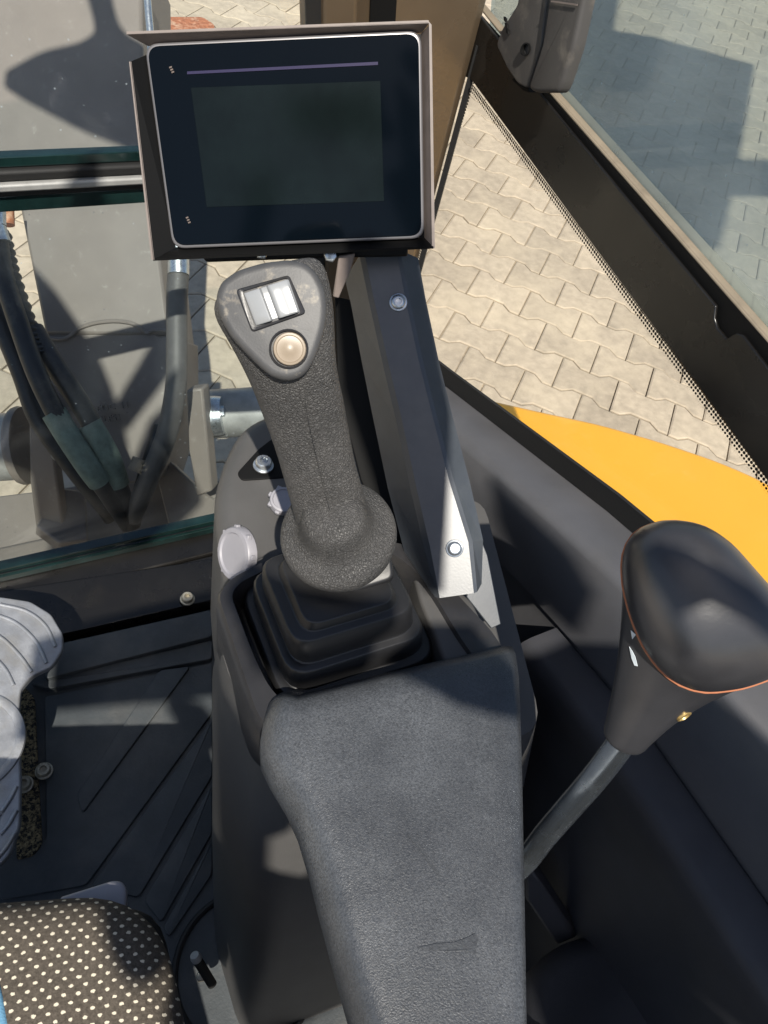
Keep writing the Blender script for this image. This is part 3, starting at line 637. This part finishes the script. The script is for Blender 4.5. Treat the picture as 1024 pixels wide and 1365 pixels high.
# cowl ahead of the gaiter
cw=[onZ(x,y,1.12) for x,y in [(289,705),(285,650),(300,600),(322,562),(360,543),(430,530),(520,560),(560,640),(590,740),(400,800),(300,790)]]
slab('cowl',rounded(cw,.03,4),.2,'warm_plastic',cs,r=.02,rdown=.02,seg=5,toward=(0,0,1))
# recess with bolt in the cowl
rc=[onZ(x,y,1.1215) for x,y in [(316,630),(345,598),(375,575),(392,600),(384,636),(322,640)]]
slab('latch_recess',rounded(rc,.004,3),.004,'black',cs,r=.001,toward=(0,0,1))
bolt(onZ(351,621,1.124),.008,'zinc',cs)
def cap(x,y,z,r,n,mn='white_plastic'):
    c=onZ(x,y,z); lathe('cap_disc',c,n,[(r,-.004),(r,.003),(r*.95,.0045),(r*.8,.005),(r*.74,.0035),(0,.0035)],mn,cs,seg=28,caps=False)
    n=Vector(n).normalized(); u=n.orthogonal().normalized(); v=n.cross(u)
    for k in range(8):
        a=k*math.pi/4; box('cap_tooth',c+(u*math.cos(a)+v*math.sin(a))*r*.98+n*.001,u*.0022,v*.0022,n*.002,mn,cs,bevel=.0006)
cap(316,738,1.145,.0235,(-.93,-.1,.42)); cap(378,668,1.135,.013,(-.1,-.2,.9))

# gaiter
ga=root('joystick_gaiter',onZ(445,850,1.13),'black folded rubber gaiter round the base of the joystick','gaiter')
gc0=onZ(452,855,1.125); gc1=onZ(450,772,1.245)
tiers=[(0,.078,.064),(.10,.080,.066),(.14,.070,.056),(.26,.070,.056),(.30,.068,.056),(.40,.066,.054),(.44,.055,.045),(.56,.054,.044),(.60,.051,.042),(.74,.049,.040),(.78,.039,.034),(.97,.034,.030),(1.0,.028,.026)]
tiers=[(0,.072,.062),(.09,.075,.064),(.125,.074,.063),(.13,.0665,.0565),(.15,.0655,.0555),(.155,.0675,.0575),(.34,.0660,.0560),(.375,.0640,.0540),(.38,.0575,.0480),(.41,.0565,.0470),(.42,.0588,.0490),(.60,.0570,.0475),(.64,.0550,.0455),(.645,.0490,.0400),(.68,.0480,.0390),(.69,.0502,.0410),(.88,.0485,.0390),(.925,.0460,.0365),(.93,.038,.031),(1.0,.034,.029)]
rings=[]
for t,a,b in tiers:
    c=gc0.lerp(gc1,t); r=ring_rr(c,Xh,Yh,a,b,min(a,b)*.42,c.z,5)
    rings.append(r)
loft('bellows',rings,'gaiter_rubber',ga,sharp=75,bevel=.0018,seg=3)
# collar cuff below the grip
# ================================================================ joystick
js=root('joystick',gc1,'black textured joystick with rocker switch and round beige button on its head','joystick')
vdir=None
def jring(cx,cy,a,b,d,ang=0,pw=2.0,fl=1.0,n=36,tilt=0):
    """ring round the axis: a half width (px), b half thickness (m) across the view, fl flattens the near side"""
    c=D(cx,cy,d); t=math.radians(ang)
    u=(D(cx+math.cos(t)*10,cy+math.sin(t)*10,d)-c).normalized(); v=(Vector(CAM)-c).normalized(); v=(v-u*v.dot(u)).normalized()
    # tilt the ring's plane so its near side sits higher
    ax=u.cross(v); v=(v*math.cos(tilt)+(-ax)*math.sin(tilt)).normalized()
    am=a*d/FOC; P=[]
    for j in range(n):
        th=2*math.pi*j/n; cc,ss=math.cos(th),math.sin(th)
        x=math.copysign(abs(cc)**(2/pw),cc)*am; y=math.copysign(abs(ss)**(2/pw),ss)*b
        if y>0: y*=fl
        P.append(c+u*x+v*y)
    return P
JR=[(378,349,26,.008,.448,-12,2.2,.8),(374,354,48,.014,.448,-14,2.4,.7),(368,366,66,.018,.449,-12,2.6,.6),(364,385,76,.020,.450,-8,2.8,.6),(364,405,80,.021,.452,-4,2.8,.6),(368,430,78,.022,.456,0,2.8,.65),(374,455,73,.022,.462,6,2.6,.7),(382,480,67,.021,.468,6,2.4,.8),(391,505,61.5,.020,.476,4,2.2,.95),(400,530,58,.0195,.486,0,2.1,1),(408,560,54,.0195,.497,-4,2,1),(417,590,51,.0195,.508,-6,2,1),(424,620,49,.0195,.519,-8,2,1),(431,645,49,.0205,.528,-9,2,1),
    (437,665,49,.0205,.538,-9,2,1),(442,685,49.5,.0205,.546,-9,2,1),(446,702,50,.020,.553,-9,2,1),(449,716,48,.018,.558,-9,2,1)]
loft('grip',[jring(*r) for r in JR],'grip_rubber',js,sub=1)
ax_=(D(408,560,.497)-D(455,722,.556)).normalized()
ncol=((Vector(CAM)-D(452,706,.545)).normalized()*.80+ax_*.60).normalized()
cc_=D(451,712,.553)
lathe('collar',cc_,ncol,[(.012,-.022),(.028,-.021),(.0355,-.017),(.0395,-.010),(.0412,-.003),(.0405,.003),(.0380,.0065),(.0335,.0085),(.0290,.0110),(.0255,.0150),(.0235,.0215),(.0215,.030),(.018,.038)],'grip_rubber',js,seg=48,sub=1)
sm=[D(x,y,d) for x,y,d in [(404,500,.458),(412,560,.475),(425,620,.4975),(435,660,.513),(447,700,.522),(459,735,.528),(463,765,.545)]]
tube('seam_line',sm,.0004,'grip_rubber',js,sm=4,seg=6)
# head face: smooth raised pad
def Hd(x,y,h=0): # the plane of the head's face, leaning like the grip
    d=.4395+(y-400)*.00006+(x-370)*.00001-h
    return D(x,y,d)
zf=lambda x,y:(280+x/5.69,340+y/5.69)
fo=[(40,300),(75,200),(200,110),(400,50),(600,28),(720,50),(810,130),(870,260),(890,400),(870,560),(820,720),(760,850),(690,930),(580,960),(470,930),(370,850),(260,740),(150,620),(70,480),(40,380)]
fo=[zf(*p) for p in fo]
slab('head_face',rounded([Hd(*p) for p in fo],.004,3),.014,'head_plastic',js,r=.0045,rdown=.004,seg=5,taper=-.0005,sharp=60)
def frame(name,outp,inp,h,depth,m,par):
    O=[Hd(*p,h) for p in outp]; I=[Hd(*p,h) for p in inp]; O=rounded(O,.0022,4); I=rounded(I,.0016,4)
    lo=lambda R,k:[p-(Vector(CAM)-p).normalized()*k for p in R]
    return loft(name,[lo(O,.003),O,[o.lerp(i,.3)+(Vector(CAM)-o).normalized()*.0005 for o,i in zip(O,I)],I,lo(I,depth)],m,par,caps=False)
rk_o=[zf(*p) for p in [(196,262),(600,150),(730,440),(318,585)]]
rk_i=[zf(*p) for p in [(245,275),(585,172),(690,440),(340,548)]]
frame('switch_frame',rk_o,rk_i,.0012,.003,'dark_plastic',js)
# rocker: concave-backed key, low on its left, high on its right
rows=[]
for s,h in [(0,.0003),(.05,.0016),(.20,.0028),(.30,.0040),(.34,.0040),(.385,.0004),(.50,.0001),(.535,.0046),(.60,.0054),(.78,.0036),(.95,.0030),(1,.0006)]:
    a=zf(258+(595-258)*s,290+(182-290)*s); b_=zf(350+(683-350)*s,535+(430-535)*s)
    rows.append([Hd(a[0]+(b_[0]-a[0])*q,a[1]+(b_[1]-a[1])*q,.0008+h-(0.0008 if q in(0,1) else 0)) for q in (0,.04,.25,.5,.75,.96,1)])
loft('rocker_key',rows,'switch_grey',js,closed=False,caps=False,sharp=50)
bc=zf(598,712); nb=(Vector(CAM)-Hd(*bc)).normalized()
pxm=.4395/FOC
lathe('button_ring',Hd(*bc,.0005),nb,[(26.5*pxm,-.002),(26.5*pxm,.0012),(25*pxm,.0017),(23.6*pxm,.0012),(23.4*pxm,-.0015),(22,-.0015) if False else (22.2*pxm,-.0018)],'dark_plastic',js,caps=False)
lathe('round_button',Hd(bc[0]+1.2,bc[1],.0005),nb,[(22.2*pxm,-.001),(22.2*pxm,.0020),(21*pxm,.0029),(18.5*pxm,.0031),(17.2*pxm,.0026),(8*pxm,.0030),(6*pxm,.0034),(0,.0035)],'button_beige',js,caps=False)
# collar plate between grip and gaiter
cp=[D(*p) for p in [(398,752,.556),(520,742,.556),(524,768,.560),(500,782,.562),(430,796,.565),(398,780,.563)]]
cp=[D(*p) for p in [(396,745,.566),(522,738,.566),(526,772,.563),(470,790,.562),(416,800,.562),(400,782,.564)]]
slab('collar_plate',rounded(cp,.006,4),.02,'gaiter_rubber',js,r=.003)

# ================================================================ armrest
ar=root('armrest',onZ(530,1100,1.15),'long grey black padded armrest with speckled grain in the foreground','armrest')
# sections: (px left outer, py), (left shoulder), (right shoulder), (right outer), z
def sect(y,lo,ls,rs,ro,z,drop,yl=0,yr=0,n=7,rt=.02):
    zt=z
    Lo=onZ(lo,y+yl,zt-rt); Ls=onZ(ls,y+yl*.9,zt); Rs=onZ(rs,y+yr,zt); Ro=onZ(ro,y+yr,zt-.012)
    P=[Lo+Vector((.01,0,-drop)),Lo+Vector((.001,0,-drop*.4)),Lo]
    cL=Vector(((Lo.x*.75+Ls.x*.25),(Lo.y*.75+Ls.y*.25),zt-.0005-rt*.10))
    for t in (.2,.4,.6,.8): P.append(Lo*(1-t)**2+Vector((Lo.x+(Ls.x-Lo.x)*.28,Lo.y+(Ls.y-Lo.y)*.28,zt))*2*t*(1-t)+Ls*t*t)
    P.append(Ls)
    for t in (.15,.3,.45,.6,.75,.9): q=Ls.lerp(Rs,t); q.z+=.0018*math.sin(math.pi*t); P.append(q)
    P.append(Rs)
    for t in (.33,.66): P.append(Rs*(1-t)**2+Vector((Ro.x,Ro.y,Rs.z))*2*t*(1-t)+Ro*t*t)
    P+= [Ro,Ro+Vector((0,0,-drop*.4)),Ro+Vector((-.004,0,-drop))]
    return P
S=[]
for y,lo,ls,rs,ro,z,yl,yr in [(902,372,400,655,678,1.160,28,-36),(901,366,398,656,680,1.180,28,-36),(904,362,396,657,684,1.194,28,-36),(910,358,396,658,688,1.2,28,-34),(930,352,400,664,692,1.2005,28,-24),(965,347,408,670,693,1.2,24,-18),(1000,349,416,674,694,1.2,12,-10),(1035,362,428,676,695,1.2,4,0),(1075,384,440,678,695.5,1.2,0,0),(1110,400,452,679,696,1.2,0,0),(1160,415,466,680,697,1.2,0,0),(1220,430,484,681,698,1.2,0,0),(1290,449,506,682,699,1.2,0,0),(1365,470,530,683,700,1.2,0,0),(1480,505,562,684,701,1.2,0,0)]:
    S.append(sect(y,lo,ls,rs,ro,z,.055,yl,yr))
fcap=[p+Vector((0,-.004,-.004)) for p in S[0]]
loft('armrest_pad',S,'armrest_vinyl',ar,sharp=70)

# ================================================================ monitor bracket
br=root('monitor_bracket',onZ(620,790,1.17),'folded dark steel arm with two torx screws carrying the monitor','bracket')
def bd(y): return .635+(y-335)*(.010/455)
def bP(x,y,h=0): return D(x,y,bd(y)-h)
face=[(470,345,.004),(486,333,0),(540,331,0),(554,345,0.0)]
# main face (between fold line and right edge)
Lf=[(484,336),(497,400),(515,480),(534,560),(553,650),(571,730),(584,797)]
Rf=[(530,333),(543,400),(560,480),(580,560),(601,640),(627,722),(634,790)]
Ro_=[(556,345),(566,400),(583,480),(603,560),(624,640),(642,720),(634,790)]
Li=[(462,372),(470,405),(484,480),(500,560),(519,650),(541,735),(566,782)]
hs=[0]*7
n=7
A1=[bP(x,y,.0) for x,y in Lf]; A2=[bP(x,y,.0) for x,y in Rf]; A3=[bP(x,y,-.012) for x,y in Ro_]; A0=[bP(x,y,-.030) for x,y in Li]
A3[-1]=bP(640,778,-.012)
rows=[A0,[a.lerp(b,.88)+(Vector(CAM)-a).normalized()*0.0 for a,b in zip(A0,A1)],[a.lerp(b,.06) for a,b in zip(A1,A2)],[a.lerp(b,.94) for a,b in zip(A1,A2)],[a.lerp(b,.10) for a,b in zip(A2,A3)],A3]
V=[v for r in rows for v in r]; F=[(i*n+j,i*n+j+1,(i+1)*n+j+1,(i+1)*n+j) for i in range(len(rows)-1) for j in range(n-1)]
add('folded_arm',V,F,'bracket_paint',br,smooth=False,solid=.003)
nf=(A2[3]-A1[3]).cross(A1[4]-A1[3]).normalized(); nf=nf if nf.dot(Vector(CAM)-A1[3])>0 else -nf
for x,y in [(531,403),(606,731)]:
    c=bP(x,y,.0015); disc('screw_flange',c,nf,.0072,.0012,'zinc',br); screw('torx_screw',c+nf*.001,nf,.0058,.003,'zinc',br)
# lower foot running behind the arm
plate('foot_plate',[D(*p) for p in [(634,700,.665),(650,740,.668),(668,832,.67),(655,838,.67),(622,796,.665)]],.003,'bracket_paint',br,bevel=.0008)
plate('arm_web',[D(*p) for p in [(446,395,.70),(470,400,.70),(520,560,.71),(560,700,.72),(600,790,.72),(540,770,.72),(480,640,.72),(450,520,.72)]],.003,'black',br)
# ================================================================ monitor
mo=root('display_monitor',D(380,340,.6),'dark glossy switched off display in a brown steel shroud','monitor')
M0,M1_,M2_=[D(x,y,.585+(y-190)*.000195+(x-370)*.00001) for x,y in ((192,58),(562,40),(230,332))]
MN=(M1_-M0).cross(M2_-M0).normalized()
if MN.dot(Vector(CAM)-M0)<0: MN=-MN
def mP(x,y,h=0):
    r=ray(x,y); t=(MN.dot(M0-Vector(CAM)))/MN.dot(Vector(r)); return Vector(CAM+r*t)+MN*h
dev=[(192,58),(562,40),(566,318),(230,332)]
slab('display_case',rounded([mP(*p) for p in dev],.010,6),.02,'screen_rim',mo,r=.0015,seg=3)
ins_=[(196,62),(558,44.5),(562,314),(233,327.5)]
slab('screen_glass',rounded([mP(*p,.0008) for p in ins_],.009,6),.003,'screen_glass',mo,r=.0006,seg=2,sharp=15)
slab('lcd_area',[mP(*p,.0013) for p in [(255,117),(507,108),(512,268),(276,276)]],.0004,'screen_lcd',mo,r=.0001,seg=1,smooth=False)
slab('print_line',[mP(*p,.0015) for p in [(250,95.5),(504,82.5),(504,87),(250,99.5)]],.0004,'screen_print',mo,r=.0001,seg=1)
# little marks in the corners of the glass
for a in [(228,90),(250,290)]:
    for k in range(3): box('corner_mark',mP(a[0]+k*1.5,a[1]+k*3.2,.0014),(.0009,0,.0003),(0,.0005,0),(0,0,.0003),'shroud_face',mo,bevel=0)
def wall(name,o1,o2,i2,i1,ho,hi,m,th=.0018,**k):
    return add(name,[mP(*o1,ho),mP(*o2,ho),mP(*i2,hi),mP(*i1,hi)],[(0,1,2,3)],m,mo,solid=th,**k)
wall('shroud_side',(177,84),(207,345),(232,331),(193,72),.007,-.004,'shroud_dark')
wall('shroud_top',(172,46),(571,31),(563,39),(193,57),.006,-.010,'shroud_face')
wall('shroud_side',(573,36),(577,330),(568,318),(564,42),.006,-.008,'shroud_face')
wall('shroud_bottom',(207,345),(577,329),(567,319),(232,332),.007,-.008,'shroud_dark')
plate('shroud_lip',[mP(*p,.0065) for p in [(172,44),(570,29),(570,32),(173,47.5)]],.0015,'shroud_face',mo,bevel=0)
plate('shroud_lip',[mP(*p,.0065) for p in [(571,31),(574.5,35),(579,330),(575,330)]],.002,'shroud_face',mo,bevel=0)
plate('shroud_lip',[mP(*p,.0075) for p in [(176,84),(179,84),(209,345),(205,345)]],.002,'shroud_face',mo,bevel=0)
plate('shroud_back',[mP(*p,-.024) for p in [(190,55),(566,38),(570,325),(228,336)]],.002,'shroud_dark',mo,bevel=0)
mb=[mP(*p,-.012) for p in [(262,338),(455,330),(545,328),(545,344),(440,346),(270,352)]]
plate('mount_bar',mb,.006,'shroud_dark',mo,bevel=.002)
for x,y in [(347,338),(440,342)]: disc('mount_bolt',mP(x,y,-.010),(Vector(CAM)-mP(x,y)),.0055,.004,'zinc',mo,seg=6)
plate('mount_ear',[D(*p) for p in [(452,342,.62),(474,338,.62),(468,360,.63),(452,398,.64),(444,396,.64)]],.003,'shroud_face',mo,bevel=.001)

# ================================================================ lever with T knob
kn=root('blade_lever',D(700,1150,.60),'steel lever with a big smooth black knob and copper coloured seam','lever')
tube('lever_rod',[D(660,1185,.61),D(700,1148,.59),D(728,1112,.57),(D(760,1075,.545)),D(800,1028,.515),D(850,960,.48)],.0088,'steel_rod',kn,sm=5,seg=24)
# knob head: rounded triangle-like dome, widest towards the right
ko=[(829,740),(842,712),(868,698),(900,694),(940,702),(975,726),(1008,764),(1040,800),(1062,840),(1062,880),(1035,902),(990,918),(940,924),(905,914),(878,892),(856,860),(840,820),(830,780)]
def kd(x,y): return .435+(y-800)*.00003-(x-920)*.00004
Kp=[D(x,y,kd(x,y)) for x,y in ko]
nk=(Vector(CAM)-D(930,810,.43)).normalized()+Vector((.0,.0,.15)); nk.normalize()
cK=sum(Kp,Vector())/len(Kp)
rings=[]
Kr=rounded(Kp,.006,2)
for s,h in [(1.0,0),(1.003,.003),(.99,.009),(.95,.016),(.87,.0235),(.74,.030),(.56,.0345),(.34,.037),(.12,.038)]:
    rings.append([cK+(p-cK)*s+nk*h for p in Kr])
loft('knob_cap',rings,'knob_plastic',kn,sub=1)
loft('copper_seam',tube_rings(Kr+[Kr[0]],.0010,8),'copper_line',kn)
# neck: from the seam down to the rod
neck=[]
low_=[(808,960,.49),(836,1000,.49)]
NR=[(0,None)]
def nring(c,u,v,a,b,n):
    return [c+u*math.cos(2*math.pi*j/n)*a+v*math.sin(2*math.pi*j/n)*b for j in range(n)]
n=len(Kr)
ce=D(832,985,.487); ax=(cK-ce).normalized()
# angle matched small ring
base=[(p-cK) for p in Kr]
def proj_small(s): 
    out=[]
    for p in base:
        q=p-ax*p.dot(ax); out.append(q.normalized()*s)
    return out
small=proj_small(.0150)
rings=[]
for t in (0,.06,.14,.26,.40,.55,.70,.85,.95,1.0,1.03):
    w_=(1-min(t,1))**1.5*.995; c=cK.lerp(ce,min(t,1.03)); sm_=1 if t<.95 else (.93 if t<1.02 else .6)
    rings.append([c+(base[j]*w_ + small[j]*(1-w_))*sm_-nk*(.002*(t>0)) for j in range(n)])
loft('knob_neck',rings,'knob_plastic',kn,sub=1)
from mathutils.bvhtree import BVHTree
def hit(o,x,y,lift=0):
    off=absloc(o); bv=BVHTree.FromPolygons([v.co+off for v in o.data.vertices],[tuple(p.vertices) for p in o.data.polygons])
    r=Vector(ray(x,y)).normalized(); h=bv.ray_cast(Vector(CAM),r)
    return (h[0]-r*lift,h[1]) if h[0] is not None else (D(x,y,.45),-r)
nko=[o for o in col.objects if o.name=='knob_neck'][0]
for k,pts in enumerate([[(841,840),(848,846),(843,852),(842,846)],[(839,862),(843,868),(847,876),(850,888),(846,887),(842,877)],[(852,848),(854,852),(852,855)]]):
    add('decal',[hit(nko,x,y,.0009)[0] for x,y in pts],[tuple(range(len(pts)))],'decal_white',kn,solid=.0003)
p_,n_=hit(nko,912,955,.0006)
lathe('brass_screw',p_,n_ if n_.dot(Vector(CAM)-p_)>0 else -n_,[(.0048,-.001),(.0046,.0006),(.0036,.0009),(.0030,-.0002),(0,-.0002)],'brass',kn,seg=18,caps=False)
aro=[o for o in col.objects if o.name=='armrest_pad'][0]
def mark(name,pts,m,parent,o,l=.0004): return add(name,[hit(o,x,y,l)[0] for x,y in pts],[tuple(range(len(pts)))],m,parent,solid=.0002)
mat('armrest_mark',(.040,.044,.050),.5,noise=.4,nscale=400,bump=.3,bscale=900)
mark('dark_patch',[(556,1263),(580,1258),(606,1256),(622,1250),(634,1244),(638,1252),(634,1264),(636,1272),(618,1266),(600,1268),(580,1267)],'armrest_mark',ar,aro)  # slightly darker patch laid on the armrest top
mark('scratch',[(543,1112),(546,1112),(560,1128),(586,1165),(583,1165),(557,1130)],'armrest_mark',ar,aro)
# ================================================================ unseen plates added above the frame to cast shadows on cab, boom and paving
def over(name, W_, zc, parent, th=.012):
    P=[]
    for p in W_:
        t=(zc-p.z)/(-sd.z); P.append(p-sd*t)
    n=len(P); V=P+[q+Vector((0,0,th)) for q in P]
    F=[tuple(range(n)),tuple(range(2*n-1,n-1,-1))]+[(i,(i+1)%n,n+(i+1)%n,n+i) for i in range(n)]
    return add(name,V,F,'black',parent)
ZR=2.20
Z=lambda pts,z:[onZ(x,y,z) for x,y in pts]
over('shade_plate',Z([(800,858),(840,885),(1024,1080),(1140,1420),(710,1420),(700,980),(720,900)],1.10),ZR,cab)  # unseen plates added to block the sun over parts of the interior
kno=[o for o in col.objects if o.name=='knob_cap'][0]; com=[o for o in col.objects if o.name=='console_column'][0]
over('shade_plate',[hit(kno,x,y)[0] for x,y in [(833,800),(840,752),(870,738),(915,748),(965,775),(1010,805),(1048,850),(1048,880),(1000,832),(945,806),(895,822),(862,872),(846,840)]],ZR+.016,cab)
over('shade_plate',[bP(x,y) for x,y in [(455,345),(486,338),(520,352),(545,348),(553,320),(560,340),(604,560),(590,790),(570,790),(470,500)]],ZR-.016,cab)
over('shade_plate',Z([(300,800),(330,760),(400,790),(460,800),(512,800),(518,830),(500,850),(495,900),(400,925),(340,900)],1.2),ZR+.032,cab)
over('shade_plate',Z([(520,895),(556,850),(640,850),(690,905),(700,962),(660,955),(610,940),(560,912)],1.2),ZR-.032,cab)
def hc(x,y):
    h,n_=hit(com,x,y); return h if (h-Vector(CAM)).length>.55 else D(x,y,.72)
over('shade_plate',[hc(x,y) for x,y in [(287,880),(340,1000),(398,1092),(385,1108),(358,1118),(355,1206),(388,1197),(412,1165),(430,1150),(470,1340),(287,1345)]],ZR+.048,cab)
over('shade_plate',[Vector(v) for v in [(.06,.20,.86),(.06,.0,.70),(.10,-.02,.70),(.22,-.02,.72),(.22,.10,.90),(.10,.17,.95)]],ZR-.10,cab)
over('shade_plate',Z([(80,842),(290,790),(298,930),(60,952)],.63),ZR-.048,cab)
over('shade_plate',[D(x,y,.82) for x,y in [(690,1120),(760,1170),(860,1240),(980,1390),(980,1450),(690,1450)]],ZR-.08,cab)
tro=[o for o in col.objects if o.name=='upper_trim'][0]
over('shade_plate',[hit(tro,x,y)[0] for x,y in [(652,640),(700,690),(760,748),(790,800),(770,850),(720,810),(680,740),(660,690)]],ZR-.064,cab)
over('shade_plate',rounded(Z([(95,1170),(118,1225),(135,1290),(160,1336),(200,1344),(236,1310),(240,1240),(195,1180)],1.085),.012,4),ZR+.064,cab)
over('boom_shade_plate',rounded([D(x,y,1.37) for x,y in [(100,-60),(126,30),(128,58),(108,72),(55,84),(0,114),(30,134),(110,176),(200,210),(200,80),(160,56),(150,20),(138,-60)]],.02,4),2.3,cab,.03)  # no real lamp: unseen plates outlined to shade the boom
over('boom_shade_plate',rounded([D(x,y,1.38) for x,y in [(-40,350),(38,364),(72,400),(104,446),(132,492),(150,540),(164,590),(172,650),(60,640),(-40,600)]],.02,4),2.34,cab,.03)
over('foot_shade_plate',[D(x,y,1.39) for x,y in [(213,448),(226,440),(226,500),(168,574),(150,548)]],2.38,cab,.02)  # added unseen plates shading the boom foot and hoses, no lamp there
over('foot_shade_plate',[D(x,y,1.32) for x,y in [(20,570),(66,560),(96,600),(124,656),(160,628),(190,560),(246,510),(234,600),(262,668),(200,730),(20,745)]],2.42,cab,.02)
can=add('ground_shade_plate',[(0,0,0)]*3,[(0,1,2)],'black_rubber',kind='structure') if False else None
o=over('ground_shade_plate',Z([(735,-60),(835,-60),(818,44),(872,52),(1006,89),(985,217),(1060,219),(1060,264),(977,262),(960,330),(900,335),(820,230),(735,120)],0),4.6,None,.05); o['kind']='structure'  # added unseen plate, outlined to cast the shadow block on the paving

for o in list(col.objects):
    if o.type=='MESH' and o.parent is None and 'label' not in o and 'kind' not in o: print('UNLABELLED',o.name)
print('objects',len(col.objects))
